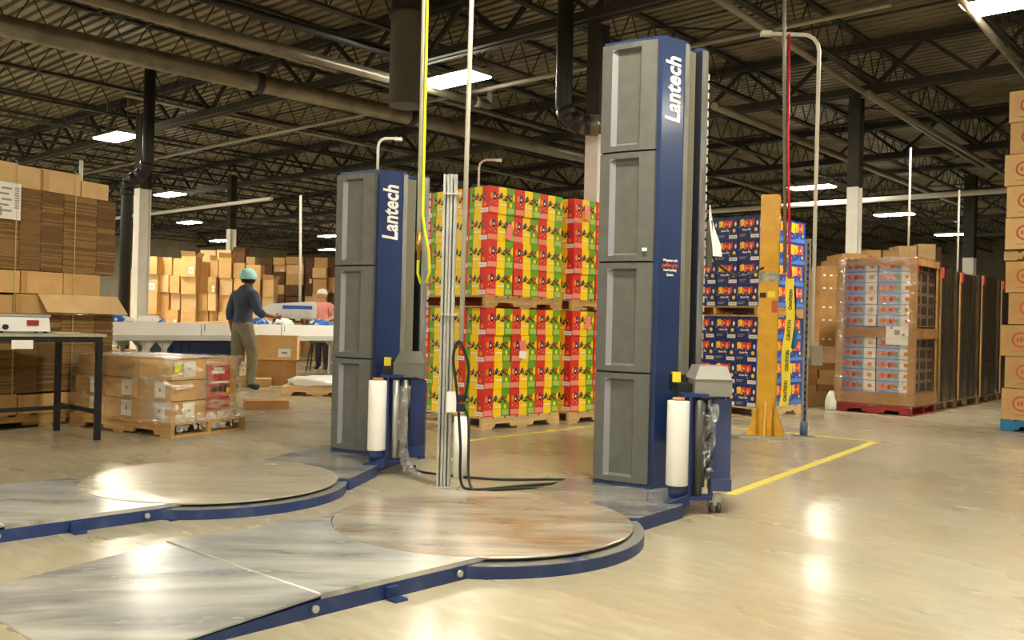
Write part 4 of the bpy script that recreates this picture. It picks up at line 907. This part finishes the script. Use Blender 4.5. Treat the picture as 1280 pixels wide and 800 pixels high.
for i, (x, y, w, zt, m) in enumerate(TOPS):
    z = 0
    for q in range(6):
        h = zt/6; carton((x, y, z), R(-3), (w, .5, h - .004), f'carton seen over tray pallet, {STN[i]} stack from left, {ORD[q]} from floor', m, 'cartons seen over the tray pallet', logo=(i == 1 and q == 5)); z += h

# ------------------------------------------------------------------ tall stack of flattened cardboard at left
kc = Vector((-4.06, 9.2, 0)); kd = Vector((.423, .906, 0)); KZ = math.atan2(.906, .423)        # local x -> U; the front face runs along -U from the corner
KL, KW = 1.5, 1.0
def flat_bundle(name, x0, x1, y0, y1, z0, z1, m, label, group, seed, pitch=.011):
    """sheets of folded cardboard, each its own slab with an uneven edge; x measured back from the corner along -U"""
    rr = random.Random(seed); b = MB(); n = max(2, int((z1-z0)/pitch)); h = (z1-z0)/n
    for k in range(n):
        j = rr.uniform(-.005, .002) if rr.random() < .88 else rr.uniform(.002, .008); e = rr.uniform(-.003, .003)
        b.box(((-x0-x1)/2 + e, (y0+y1)/2 + j, z0 + (k+.5)*h), (x1-x0, y1-y0, h*.93), 0 if rr.random() < .75 else 1)
    return tag(b.build(name, [m, M_edge1 if m is M_edge2 else M_edge2], None, (kc.x, kc.y, 0), KZ), label, 'cardboard', group)
# columns along the face: start, end, material
COLS = [(.0, .22, M_edge2), (.225, .6, M_edge1), (.605, .84, M_edge2), (.845, 1.06, M_edge3), (1.065, 1.5, M_edge1)]
PL = ['right-hand', 'second from right', 'third from right', 'fourth from right', 'left-hand']
o0 = kc - kd*KL; pallet((o0.x, o0.y, 0), KZ, KL, KW, 'wooden pallet under the tall flattened cardboard stack', M_wood)
LV = [('lower', .127, .32, True), ('lower', .322, 1.05, False), ('lower', 1.052, 1.235, True), ('upper', 1.237, 1.45, True), ('upper', 1.452, 2.2, False), ('upper', 2.202, 2.42, True)]
nb = 0
BNAME = {.127: 'bottom', 1.052: 'lower middle', 1.237: 'upper middle', 2.202: 'topmost'}
for tier, z0, z1, band in LV:
    if band:
        segs = [(.1, .42), (.425, .85), (.855, 1.1), (1.105, 1.5)] if z0 > 1.5 else [(.18, .6), (.605, 1.05), (1.055, 1.5)]
        if z0 < 1.2 and z0 > 1: segs = [(.30, .72), (.725, 1.1), (1.105, 1.5)]
        for i, (a, c) in enumerate(segs):
            z1v = z1 - random.uniform(0, .02) - (.04 if (i == 0 and z0 > 1.5) else 0)
            b = MB(); n = 3; hh = (z1v-z0)/n
            b.box((-(a+c)/2, KW/2 + random.uniform(-.02, .005), (z0+z1v)/2), (c-a-.006, KW, z1v-z0-.003))
            o = tag(b.build('folded_carton', M_card if z0 < 1.9 else M_cardl, None, (kc.x, kc.y, 0), KZ), f'flat folded tan carton in the {BNAME[z0]} band of the cardboard stack, {["right-hand", "second from right", "third from right", "left-hand"][i]}', 'cardboard', 'flat folded cartons')
            if i % 2: c_ = MB(); c_.box((-c + .03, -.0255, (z0+z1v)/2), (.06, .006, z1v-z0-.02)); c_.build('packing_tape', M_ctape, o)
        if z0 > 1 and z0 < 1.1:
            flat_bundle('cardboard_bundle', .0, .295, 0, KW, z0, z1, M_edge1, 'brown bundle end just under the tilted flap', 'flattened cardboard bundles', 77)
    else:
        for i, (a, c, m) in enumerate(COLS):
            nb += 1; flat_bundle('cardboard_bundle', a, c, 0, KW, z0, z1 - .002, m, f'{"dark " if m is M_edge2 else ""}brown edge-on cardboard bundle, {PL[i]} column of the {tier} load at left', 'flattened cardboard bundles', nb)
b = MB(); b.hexa([(-.88, -.03, 1.237), (.02, -.03, 1.237), (.02, -.024, 1.24), (-.88, -.024, 1.24)], [(-.84, -.12, 1.07), (.08, -.12, 1.06), (.08, -.114, 1.06), (-.84, -.114, 1.07)])
tag(b.build('cardboard_flap', M_cardl, None, (kc.x, kc.y, 0), KZ), 'loose tan flap tilting out of the cardboard stack at left', 'cardboard')
b = MB(); b.box((-1.2, -.035, 2.06), (.24, .003, .33)); 
for k in range(5): b.box((-1.22 - .03*(k % 2), -.0375, 2.17 - k*.05), (.1, .002, .018), 1)
for k in range(9): b.box((-1.12, -.0375, 2.18 - k*.022), (.045, .002, .011), 1)
b.box((-1.28, -.0375, 1.96), (.03, .002, .08), 1); tag(b.build('shipping_label', [M_paper, M_greyp], None, (kc.x, kc.y, 0), KZ), 'white printed label on the tall cardboard stack', 'label')
for x in (.5, 1.12):
    b = MB(); b.tube([(-x, -.034, .3), (-x, -.034, 2.42), (-x + .02, .02, 2.44)], .004, 6)
    tag(b.build('strap', mat('strap_white', 'c9bd8f', .4), None, (kc.x, kc.y, 0), KZ), f'{"right" if x < .8 else "left"} thin strap down the tall cardboard stack', 'strap')

# ------------------------------------------------------------------ black work table
tz = .895; tl = Vector((-3.485, 7.646, 0)); kd = Vector((U[0], U[1], 0)); KZ = BZ; vv = Vector((V[0], V[1], 0)); TL_, TW_ = 1.5, .82
t = thing('work_table', 'black chipped steel work table at the left edge', 'table', tl, KZ)
b = MB(); b.box((-TL_/2 + .02, TW_/2, tz - .012), (TL_ + .06, TW_ + .06, .02)); b.build('table_top', mat('table_top_grey', 'b9b39c', .35, color2='9a947e', scale=6), t)
b = MB()
for y in (0, TW_): b.box((-TL_/2, y, tz - .045), (TL_ + .04, .04, .045))
for x in (0, -TL_): b.box((x, TW_/2, tz - .045), (.04, TW_, .045))
b.build('apron_frame', M_blackpaint, t)
for x in (0, -TL_):
    for y in (0, TW_): c = MB(); c.box((x, y, (tz-.06)/2), (.045, .045, tz-.06)); c.build('leg', M_blackpaint, t)
    c = MB(); c.box((x, TW_/2, .24), (.035, TW_, .035)); c.build('stretcher', M_blackpaint, t)
c = MB(); c.box((-TL_/2, TW_*.62, .24), (TL_, .035, .035)); c.build('stretcher', M_blackpaint, t)
c = MB(); c.box((-.62, -.032, tz - .085), (.16, .002, .07)); c.build('hanging_tag', M_paper, t)
ds = tl - kd*.53 + vv*.3
t = thing('bench_scale', 'white bench scale with red display on the black table', 'scale', (ds.x, ds.y, tz), KZ)
b = MB(); b.hexa([(-.2, -.13, .015), (.2, -.13, .015), (.2, .13, .015), (-.2, .13, .015)], [(-.19, -.12, .13), (.19, -.12, .13), (.19, .12, .13), (-.19, .12, .13)]); b.build('body', M_white, t)
b = MB(); b.box((0, 0, .145), (.4, .26, .018)); b.build('pan', M_steel, t)
b = MB(); b.box((.06, -.131, .085), (.09, .012, .045)); b.build('display', mat('scale_red', 'a3322c', .35), t)
b = MB(); b.tube([(-.15, -.13, .05), (-.15, -.15, .05)], .022, 10); b.build('knob', M_black, t)
for x in (-.17, .17):
    for y in (-.1, .1): c = MB(); c.lathe([(.018, 0), (.018, .016)], (x, y, 0), 10); c.build('foot', M_black, t)
for i, (du, dv, a) in enumerate(((-.22, .2, 10), (-.1, .4, -20))):
    p = tl + kd*du + vv*dv; b = MB(); b.box((0, 0, .003), (.2, .14, .006)); tag(b.build('paper_sheet', mat('tan_paper', 'd6c79a', .6), None, (p.x, p.y, tz - .001), KZ + R(a)), f'{["nearer", "farther"][i]} tan paper sheet lying on the black table', 'paper')

# ------------------------------------------------------------------ low film wrapped pallet
wc = Vector((-2.967, 7.93, 0)); lv = Vector((-.87, .493, 0)); ru = Vector((.493, .87, 0)); WL, WR = 1.34, .76
o0 = wc + lv*WL; WZ = math.atan2(-lv.y, -lv.x)                    # local x runs from the left corner to the near corner
pallet((o0.x - ru.x*.05, o0.y - ru.y*.05, 0), WZ, WL + .06, WR + .1, 'wooden pallet under the low film wrapped cartons', M_wood)
hz = .185
for ly in range(3):
    nc, nr = 3, 2; w = WL/nc; d = WR/nr
    for i in range(nc):
        for j in range(nr):
            if i < nc-1 and j > 0 and ly < 2: continue
            p = o0 - lv*(i*w + (.03 if ly == 2 else 0)*(i == 0)) + ru*(j*d); p.z = .127 + ly*hz
            o = carton(p, WZ, (w - .004, d - .004, hz - .003), f'tan carton under clear film, {["bottom", "middle", "top"][ly]} layer, {["left end", "centre", "near corner end"][i]} of the {["front", "back"][j]} row', M_card, 'cartons on the low wrapped pallet', tape=False)
            if j == 0 and ly < 2:
                b = MB(); b.box((w*.66, -.002, hz*.5), (.14, .002, .14)); b.box((w*.66, -.0035, hz*.5), (.03, .001, .03), 1); b.build('white_label', [M_paper, M_greyp], o)
            if i == nc-1 and (ly + j) % 2 == 0:
                b = MB(); b.box((w - .001, d*.5, hz*.5), (.003, .13, .14)); b.box((w + .001, d*.5, hz*.5), (.001, .03, .02), 1); b.build('white_label', [M_paper, M_greyp], o)
t = thing('red_placard', 'red printed placard on the end of the low wrapped pallet', 'placard', wc + ru*.36 - lv*.006, WZ)
b = MB(); b.box((.002, .16, .42), (.004, .27, .40)); b.build('sheet', mat('placard_red', 'c42b22', .4, color2='b02a20', scale=9), t)
b = MB()
for (y, z, w, h, mi) in ((.15, .585, .1, .02, 0), (.15, .555, .15, .03, 0), (.17, .46, .22, .02, 0), (.1, .40, .07, .06, 1), (.18, .41, .05, .08, 1), (.24, .40, .04, .07, 1), (.1, .34, .1, .02, 2), (.2, .34, .1, .02, 2)): b.box((.005, y, z), (.002, w, h), mi)
b.build('print', [M_paper, M_ink, M_logo], t)
b = MB(); n = 12; b.add([(.0065, .27 + .022*math.cos(2*math.pi*k/n), .38 + .03*math.sin(2*math.pi*k/n)) for k in range(n)], [tuple(range(n))]); b.build('yellow_dot', M_yel, t)
b = MB(); b.box((.002, .05, .61), (.004, .07, .09)); q = wc; tag(b.build('yellow_label', mat('fluo_yellow', 'e9f01c', .5), None, q - lv*.01, WZ), 'bright yellow label on the low wrapped pallet corner', 'label')
q = o0 + lv*.02 - ru*.025; film_box((q.x, q.y, 0), WZ, WL + .05, WR + .05, .1, .70, 'clear crinkled stretch film around the low carton pallet', M_wrap, .006, 21)
b = MB(); b.box((WL/2, WR/2, 0), (WL - .06, WR - .06, .002)); tag(b.build('film_sheet', film_mat('top_film', .35, .95, (1, 1, .97), .12, 2.5, (1, 2, 1), .5), None, (o0.x, o0.y, .690), WZ), 'clear glossy film over the top of the low carton pallet', 'plastic film')
b = MB(); rr = random.Random(8)
for k in range(46):
    s = k/45; x = WL + .03; y = s*WR; zt = .17 + .03*math.sin(k*.9); zb_ = .09 + rr.uniform(-.05, .05)
    b.quad((x, y, zt), (x + rr.uniform(.0, .04), y + .01, zb_), (x + rr.uniform(0, .04), y + .04, zb_ + rr.uniform(-.02, .02)), (x, y + .05, zt))
tag(b.build('film_tail', film_mat('film_tail', .35, .8, (1, 1, .97), .18, 16, (1, 1, 3), .5), None, (o0.x, o0.y, 0), WZ), 'ragged white film tail along the foot of the low carton pallet', 'plastic film')
me = blob(44, .07, .05, .19); me.materials.append(mat('crumpled_film', 'ddd8c8', .25)); tag(link('film_scrap', me, None, (4.33, 12.2, .0)), 'crumpled clear film scrap beside the red pallet corner', 'plastic film')
# flat scrap boxes near the man's feet
carton((-3.05, 10.4, .0), R(20), (.5, .3, .1), 'flat tan box on the floor beside the low wrapped pallet', M_cardb, tape=False)

# ------------------------------------------------------------------ packing line
cp = Vector((-5.66, 13.0, 0)); CZ = KZ; L0, L1, CW = -1.6, 8.2, .85; ct = .94
t = thing('packing_conveyor', 'long white packing conveyor behind the walking man', 'conveyor', cp, CZ)
b = MB(); b.box(((L0+L1)/2, CW/2, ct - .02), (L1-L0, CW - .06, .02)); b.build('belt', mat('belt_white', 'ddd8cc', .5), t)
x = L0
while x < L1:
    b = MB(); b.box((x + .72, -.005, ct - .085), (1.43, .02, .19)); b.build('side_panel', M_conv, t)
    b = MB(); b.box((x + .05, -.02, ct - .06), (.012, .012, .1)); b.build('latch', M_convg, t); x += 1.45
b = MB(); b.box(((L0+L1)/2, 0, ct - .22), (L1-L0, .05, .075)); b.box(((L0+L1)/2, CW, ct - .15), (L1-L0, .05, .2)); b.build('frame', M_convg, t)
for lx in (-1.2, .45, .72, 2.44, 4.4, 5.8, 7.4):
    for y in (.03, CW - .03):
        c = MB(); c.box((lx, y, (ct-.25)/2), (.07, .06, ct - .25))
        c.hexa([(lx - .04, y-.02, ct-.38), (lx + .04, y-.02, ct-.38), (lx + .04, y+.02, ct-.38), (lx - .04, y+.02, ct-.38)], [(lx - .14, y-.02, ct-.26), (lx + .14, y-.02, ct-.26), (lx + .14, y+.02, ct-.26), (lx - .14, y+.02, ct-.26)])
        c.build('leg', M_convg, t)
    c = MB(); c.box((lx, CW/2, .25), (.04, CW, .05)); c.build('cross_brace', M_convg, t)
def on_line(l, w, z=0): p = cp + Vector((U[0], U[1], 0))*l + Vector((V[0], V[1], 0))*w; p.z = z; return p
# blue and white product bags lying on it
M_bagb = mat('blue_bag', '2c66b8', .3, color2='e8e6e0', scale=7, spread=(.5, .56)); M_bagw = mat('white_bag', 'efece6', .35, color2='2c66b8', scale=6, spread=(.55, .6))
for i, (l, w) in enumerate(((.1, .2), (.62, .25), (2.45, .2), (3.0, .3), (3.7, .25), (4.15, .2), (-.5, .3))):
    me = blob(i + 2, .2 + .03*(i % 3), .16, .09); me.materials.append(M_bagb if i % 2 == 0 else M_bagw)
    tag(link('product_bag', me, None, on_line(l, w, ct - .01), CZ + .3*i), f'blue and white plastic bag on the packing conveyor, {STN[[1, 2, 3, 4, 5, 6, 0][i]]} from the left', 'bag', 'bags on the packing conveyor')
b = MB(); b.hexa([(-.45, -.16, 0), (.45, -.16, 0), (.45, .2, 0), (-.45, .2, 0)], [(-.38, -.12, .012), (.4, -.12, .05), (.4, .18, .05), (-.38, .18, .012)]); tag(b.build('flat_carton', M_cardl, None, on_line(1.55, .3, ct), CZ), 'flattened pale carton lying on the conveyor left of the man', 'carton')
# bag sealing machine
mp = on_line(3.25, .5, ct)
t = thing('sealing_machine', 'light grey bag sealing machine with blue stripe on the conveyor', 'machine', mp, CZ - R(38))
M_mach = mat('machine_grey', 'c9c8c2', .4)
b = MB(); pr = [(-.52, .16), (-.5, .26), (-.3, .36), (.42, .42), (.46, .36), (.46, .12), (-.2, .1)]
b.add([(x, y, z) for y in (-.16, .16) for x, z in pr], [tuple(range(7)), tuple(range(13, 6, -1))] + [(i, i+7, (i+1) % 7 + 7, (i+1) % 7) for i in range(7)]); b.build('body', M_mach, t)
b = MB(); b.box((.14, -.163, .31), (.5, .006, .06)); b.build('blue_stripe', M_bluep, t)
b = MB()
for k in range(7): b.box((-.12 + k*.08, -.17, .2), (.05, .03, .1))
b.build('grille', M_convg, t)
for x in (-.25, .3): c = MB(); c.box((x, 0, .05), (.05, .2, .1)); c.build('support', M_darkroll, t)
b = MB(); b.tube([(.0, -.17, .05), (.0, -.25, .05)], .05, 12); b.build('hand_wheel', M_darkroll, t)
# navy tilting bin under the line
bp = on_line(.84, .12, 0)
t = thing('navy_bin', 'navy blue sloped bin under the packing conveyor', 'bin', bp, CZ)
b = MB(); b.hexa([(.0, 0, .12), (.8, 0, .12), (.8, .6, .12), (.0, .6, .12)], [(-.02, -.02, .64), (1.2, -.02, .64), (1.2, .62, .64), (-.02, .62, .64)]); b.build('body', M_bin, t)
b = MB(); b.box((.59, .3, .65), (1.26, .68, .03)); b.build('rim', M_bin, t)
for x in (.06, .2, .34): c = MB(); c.box((x, -.025, .4), (.03, .03, .5)); c.build('rib', M_bin, t)
for x in (.1, .7): c = MB(); c.lathe([(.05, 0), (.05, .12)], (x, .3, 0), 10); c.build('caster', M_black, t)
# cartons in front of / under the line
carton((-3.98, 14.1, 0), R(12), (.62, .42, .40), 'tan carton on the floor in front of the packing conveyor, lower of two', M_cardb)
carton((-3.99, 14.08, .402), R(8), (.64, .45, .38), 'tan carton with white sticker in front of the packing conveyor, upper of two', M_card, sticker=True)
UB = [(-7.0, 15.4, .5, .45, M_card), (-6.3, 15.9, .4, .55, M_cardb), (-5.9, 16.3, .35, .4, M_card), (-3.3, 18.5, .5, .4, M_card), (-4.9, 17.2, .45, .5, M_card), (-7.6, 16.0, .4, .6, M_cardb)]
for i, (x, y, w, h, m) in enumerate(UB):
    carton((x, y, 0), R(10*i), (w, .4, h), f'tan carton standing behind the conveyor legs, {["left of the drain pipe", "left of the navy bin", "behind the navy bin", "right of the seated pallets", "behind the man", "far left"][i]}', m)
p = on_line(2.3, -.3, 0); pallet((-4.55, 13.6, 0), R(10), .9, .7, 'wooden pallet on the floor right of the walking man', M_woodp)
pallet((-3.15, 12.4, 0), R(5), 1.0, .8, 'wooden pallet on the floor behind the short wrapper', M_woodp)
b = blob(31, .42, .3, .1); b.materials.append(mat('crumpled_film2', 'e6e2d6', .3)); tag(link('film_heap', b, None, (-2.7, 12.75, .13)), 'heap of crumpled white film on a pallet behind the short wrapper', 'plastic film')
b = MB(); b.hexa([(0, 0, 0), (.2, 0, .06), (.2, .02, .06), (0, .02, 0)], [(.04, 0, .16), (.22, 0, .24), (.22, .02, .24), (.04, .02, .16)])
b.tube([(.1, .01, .18), (.14, .01, .3)], .02, 8); tag(b.build('tape_dispenser', mat('orange_plastic', 'e0622a', .4), None, (-4.05, 16.6, .5)), 'orange tool hanging below the conveyor beside the woman', 'tool')
t = thing('stool', 'small dark stool frame beside the woman behind the conveyor', 'stool', (-3.9, 18.3, 0))
b = MB(); b.box((0, 0, .6), (.34, .3, .05)); b.build('seat', M_darkroll, t)
for sx in (-1, 1):
    for sy in (-1, 1): c = MB(); c.bar((sx*.13, sy*.1, .58), (sx*.2, sy*.17, 0), .022); c.build('leg', M_black, t)

# ------------------------------------------------------------------ people
def person(name, label, loc, rz, J, rad, mskin, cloth, hair, scale=1.0):
    """J: joints in local metres (x right, y forward, z up); rad: radius per joint; edges follow EDG"""
    names = list(J); idx = {n: i for i, n in enumerate(names)}
    edges = [(idx[a], idx[b]) for a, b in EDG if a in idx and b in idx]
    vs = [Vector(J[n]) for n in names]; rr = [rad[n] for n in names]; nm = list(names)
    for side in ('l', 'r'):                                         # five fingers out of each palm
        w, h = Vector(J['wrist_' + side]), Vector(J['palm_' + side]); d = (h - w).normalized()
        ac = d.cross(Vector((1, 0, 0) if abs(d.x) < .8 else (0, 1, 0))).normalized(); nn = d.cross(ac)
        for k, (o, ln) in enumerate(((-.03, .07), (-.01, .08), (.01, .075), (.028, .06))):
            p1 = h + ac*o + d*ln*.55 + nn*.008; p2 = h + ac*o*1.05 + d*ln*.95 + nn*.03
            i0 = len(vs); vs += [p1, p2]; rr += [.0095, .008]; nm += ['finger']*2; edges += [(idx['palm_' + side], i0), (i0, i0+1)]
        p1 = w.lerp(h, .6) - ac*.045 + nn*.01; p2 = p1 + d*.035 - ac*.012; i0 = len(vs); vs += [p1, p2]; rr += [.011, .009]; nm += ['finger']*2; edges += [(idx['palm_' + side], i0), (i0, i0+1)]
    me = bpy.data.meshes.new('body'); me.from_pydata([v*scale for v in vs], edges, [])
    o = bpy.data.objects.new('tmp', me); COL.objects.link(o)
    md = o.modifiers.new('skin', 'SKIN'); md.branch_smoothing = .6; md.use_smooth_shade = True
    if not me.skin_vertices: 
        bm = bmesh.new(); bm.from_mesh(me); bm.verts.layers.skin.verify(); bm.to_mesh(me); bm.free()
    for i, sv in enumerate(me.skin_vertices[0].data): sv.radius = (rr[i]*scale, rr[i]*scale); sv.use_root = (i == idx['pelvis'])
    o.modifiers.new('sub', 'SUBSURF').levels = 2
    bpy.context.view_layer.update()
    bme = bpy.data.meshes.new_from_object(o.evaluated_get(bpy.context.evaluated_depsgraph_get())); bpy.data.objects.remove(o)
    bme.name = 'body'; bme.materials.clear(); bme.materials.append(mskin)
    for p in bme.polygons: p.use_smooth = True
    t = thing(name, label, 'person', loc, rz); link('body', bme, t)
    segs = [(i, j, vs[i]*scale, vs[j]*scale) for i, j in edges]
    def nearest(c):
        best = None
        for i, j, a, b_ in segs:
            ab = b_ - a; tt = max(0, min(1, (c - a).dot(ab)/max(ab.length_squared, 1e-9))); dd = (a + ab*tt - c).length - (rr[i]*(1-tt) + rr[j]*tt)*scale
            if best is None or dd < best[0]: best = (dd, nm[i], nm[j], tt)
        return best[1:]
    own = [nearest(p.center) for p in bme.polygons]
    for cname, cm, test, off in cloth:
        sel = [p for p, w in zip(bme.polygons, own) if test(w, p.center/scale)]
        vmap = {}; cv = []; cf = []
        for p in sel:
            f = []
            for vi in p.vertices:
                if vi not in vmap: vmap[vi] = len(cv); cv.append(bme.vertices[vi].co + bme.vertices[vi].normal*off)
                f.append(vmap[vi])
            cf.append(f)
        if cname in ('sweater', 'shirt'):                           # straight hem below the waist
            for v in cv: v.z = max(v.z, .935*scale)
        m2 = bpy.data.meshes.new(cname); m2.from_pydata(cv, [], cf); m2.materials.append(cm)
        for p in m2.polygons: p.use_smooth = True
        c = link(cname, m2, t); s = c.modifiers.new('s', 'SOLIDIFY'); s.thickness = .004; s.offset = 1
    hd = Vector(J['head'])*scale; fw = Vector(J['_face']) if '_face' in J else Vector((0, 1, 0))
    for hn, hm, (rx, ry, rz_), (ox, oy, oz), cut in hair:
        bm = bmesh.new(); bmesh.ops.create_uvsphere(bm, u_segments=20, v_segments=12, radius=1)
        bmesh.ops.delete(bm, geom=[v for v in bm.verts if v.co.z < cut], context='VERTS')
        for v in bm.verts:
            k = 1 + .03*math.sin(9*v.co.x + 4*v.co.z)*math.sin(8*v.co.y); v.co = Vector((v.co.x*rx*k, v.co.y*ry*k, v.co.z*rz_*k)) + hd + Vector((ox, oy, oz))
        hme = bpy.data.meshes.new(hn); bm.to_mesh(hme); bm.free(); hme.materials.append(hm)
        for p in hme.polygons: p.use_smooth = True
        c = link(hn, hme, t); s = c.modifiers.new('s', 'SOLIDIFY'); s.thickness = .006
    for s in (-1, 1):                                               # eyes
        e = MB(); e.lathe([(.002, -.008), (.012, -.004), (.012, .004), (.002, .008)], (hd.x + s*.033, hd.y + .088, hd.z + .005), 8); e.build('eye', M_ink, t)
    e = MB(); e.box((hd.x, hd.y + .083, hd.z - .06), (.045, .012, .01)); e.build('mouth', mat('lips', 'a8564a', .5), t)
    return t
EDG = [('pelvis', 'waist'), ('waist', 'chest'), ('chest', 'upper_chest'), ('upper_chest', 'neck'), ('neck', 'jaw'), ('jaw', 'head'), ('head', 'crown'), ('jaw', 'nose'), ('head', 'ear_l'), ('head', 'ear_r'),
       ('pelvis', 'hip_l'), ('pelvis', 'hip_r'), ('hip_l', 'knee_l'), ('hip_r', 'knee_r'), ('knee_l', 'ankle_l'), ('knee_r', 'ankle_r'), ('ankle_l', 'toe_l'), ('ankle_r', 'toe_r'),
       ('upper_chest', 'shoulder_l'), ('upper_chest', 'shoulder_r'), ('shoulder_l', 'elbow_l'), ('shoulder_r', 'elbow_r'), ('elbow_l', 'wrist_l'), ('elbow_r', 'wrist_r'), ('wrist_l', 'palm_l'), ('wrist_r', 'palm_r')]
RAD = dict(pelvis=.13, waist=.125, chest=.145, upper_chest=.12, neck=.055, jaw=.072, head=.092, crown=.075, nose=.014, ear_l=.016, ear_r=.016, hip_l=.098, hip_r=.098, knee_l=.062, knee_r=.062,
           ankle_l=.042, ankle_r=.042, toe_l=.036, toe_r=.036, shoulder_l=.075, shoulder_r=.075, elbow_l=.047, elbow_r=.047, wrist_l=.031, wrist_r=.031, palm_l=.034, palm_r=.034)
JM = dict(pelvis=(0, 0, .93), waist=(0, .01, 1.07), chest=(0, .02, 1.24), upper_chest=(0, .03, 1.40), neck=(0, .05, 1.50), jaw=(.005, .085, 1.575), head=(.008, .085, 1.64), crown=(.008, .075, 1.70), nose=(.012, .185, 1.61), ear_l=(-.098, .085, 1.62), ear_r=(.108, .085, 1.62),
          hip_l=(-.09, .0, .88), hip_r=(.09, .0, .88), knee_l=(-.085, -.02, .48), knee_r=(.10, .12, .49), ankle_l=(-.07, -.16, .10), ankle_r=(.11, .07, .075), toe_l=(-.075, -.01, .035), toe_r=(.12, .22, .035),
          shoulder_l=(-.185, .02, 1.40), shoulder_r=(.185, .03, 1.40), elbow_l=(-.27, -.03, 1.12), elbow_r=(.285, .05, 1.13), wrist_l=(-.285, .03, .88), wrist_r=(.36, .26, 1.08), palm_l=(-.285, .06, .80), palm_r=(.38, .33, 1.075))
is_leg = lambda w: any(k in w[0] + w[1] for k in ('hip', 'knee')) and 'ankle' not in w[0]
def top_test(w, c):
    s = w[0] + ' ' + w[1]
    if any(k in s for k in ('shoulder', 'chest', 'waist')) and 'neck' not in s: return c.z > .90
    if 'elbow' in w[0] and 'wrist' in w[1]: return w[2] < .35
    return 'pelvis' in w[0] and c.z > .90
def top_short(w, c):
    s = w[0] + ' ' + w[1]
    if 'shoulder' in w[0] and 'elbow' in w[1]: return w[2] < .6
    return any(k in s for k in ('chest', 'waist', 'shoulder')) and 'neck' not in s and 'elbow' not in s and c.z > .93
def trouser_test(w, c):
    s = w[0] + ' ' + w[1]
    if 'ankle' in w[0]: return False
    return (any(k in s for k in ('hip', 'knee', 'ankle')) or ('pelvis' in s)) and c.z < .98 and c.z > .09
shoe_test = lambda w, c: 'ankle' in w[0] or ('ankle' in w[1] and c.z < .1)
M_sweater = mat('navy_sweater', '3a4354', .85, color2='333b4a', scale=20); M_khaki = mat('khaki_trousers', '7d765e', .85, color2='6d6650', scale=9)
M_net = mat('teal_hairnet', '8fd0cf', .6, color2='b9e3dc', scale=40); M_netw = mat('white_hairnet', 'e9e6dc', .6); M_hair = mat('dark_hair', '1d1612', .6); M_blond = mat('fair_hair', 'c7a56a', .6)
man = person('person', 'man walking away in navy sweater, khaki trousers and teal hair net', (-3.93, 13.2, 0), R(-36), JM, RAD, M_skin1,
       [('sweater', M_sweater, top_test, .016), ('trousers', M_khaki, trouser_test, .02), ('shoe', mat('dark_shoe', '2c2a28', .5), shoe_test, .008)],
       [('hair', M_hair, (.102, .11, .125), (0, -.012, -.012), -.5), ('hair_net', M_net, (.124, .132, .138), (0, -.018, .01), -.42)], 1.0)
JW = dict(JM); JW.update(dict(knee_l=(-.09, .02, .48), knee_r=(.09, .02, .48), ankle_l=(-.09, -.02, .08), ankle_r=(.09, -.02, .08), toe_l=(-.1, .12, .035), toe_r=(.1, .12, .035),
    elbow_l=(-.25, .02, 1.14), elbow_r=(.25, .02, 1.14), wrist_l=(-.10, .24, 1.06), wrist_r=(.12, .24, 1.06), palm_l=(-.03, .29, 1.05), palm_r=(.06, .29, 1.04), jaw=(0, .1, 1.565), head=(0, .095, 1.63), crown=(0, .085, 1.69), nose=(0, .2, 1.6), ear_l=(-.1, .095, 1.615), ear_r=(.1, .095, 1.615)))
RW = dict(RAD); RW.update(dict(shoulder_l=.065, shoulder_r=.065, elbow_l=.04, elbow_r=.04, chest=.135, waist=.115))
person('person', 'woman in pink shirt and pale hair net standing behind the conveyor', (-3.95, 18.9, 0), R(170), JW, RW, M_skin2,
       [('shirt', mat('pink_shirt', 'e8968c', .8), top_short, .014), ('trousers', mat('black_trousers', '232225', .8), trouser_test, .015), ('shoe', MATS['dark_shoe'], shoe_test, .008)],
       [('hair', M_blond, (.103, .11, .12), (0, -.015, -.01), -.4), ('hair_net', M_netw, (.115, .122, .12), (0, -.022, .02), -.1)], .95)
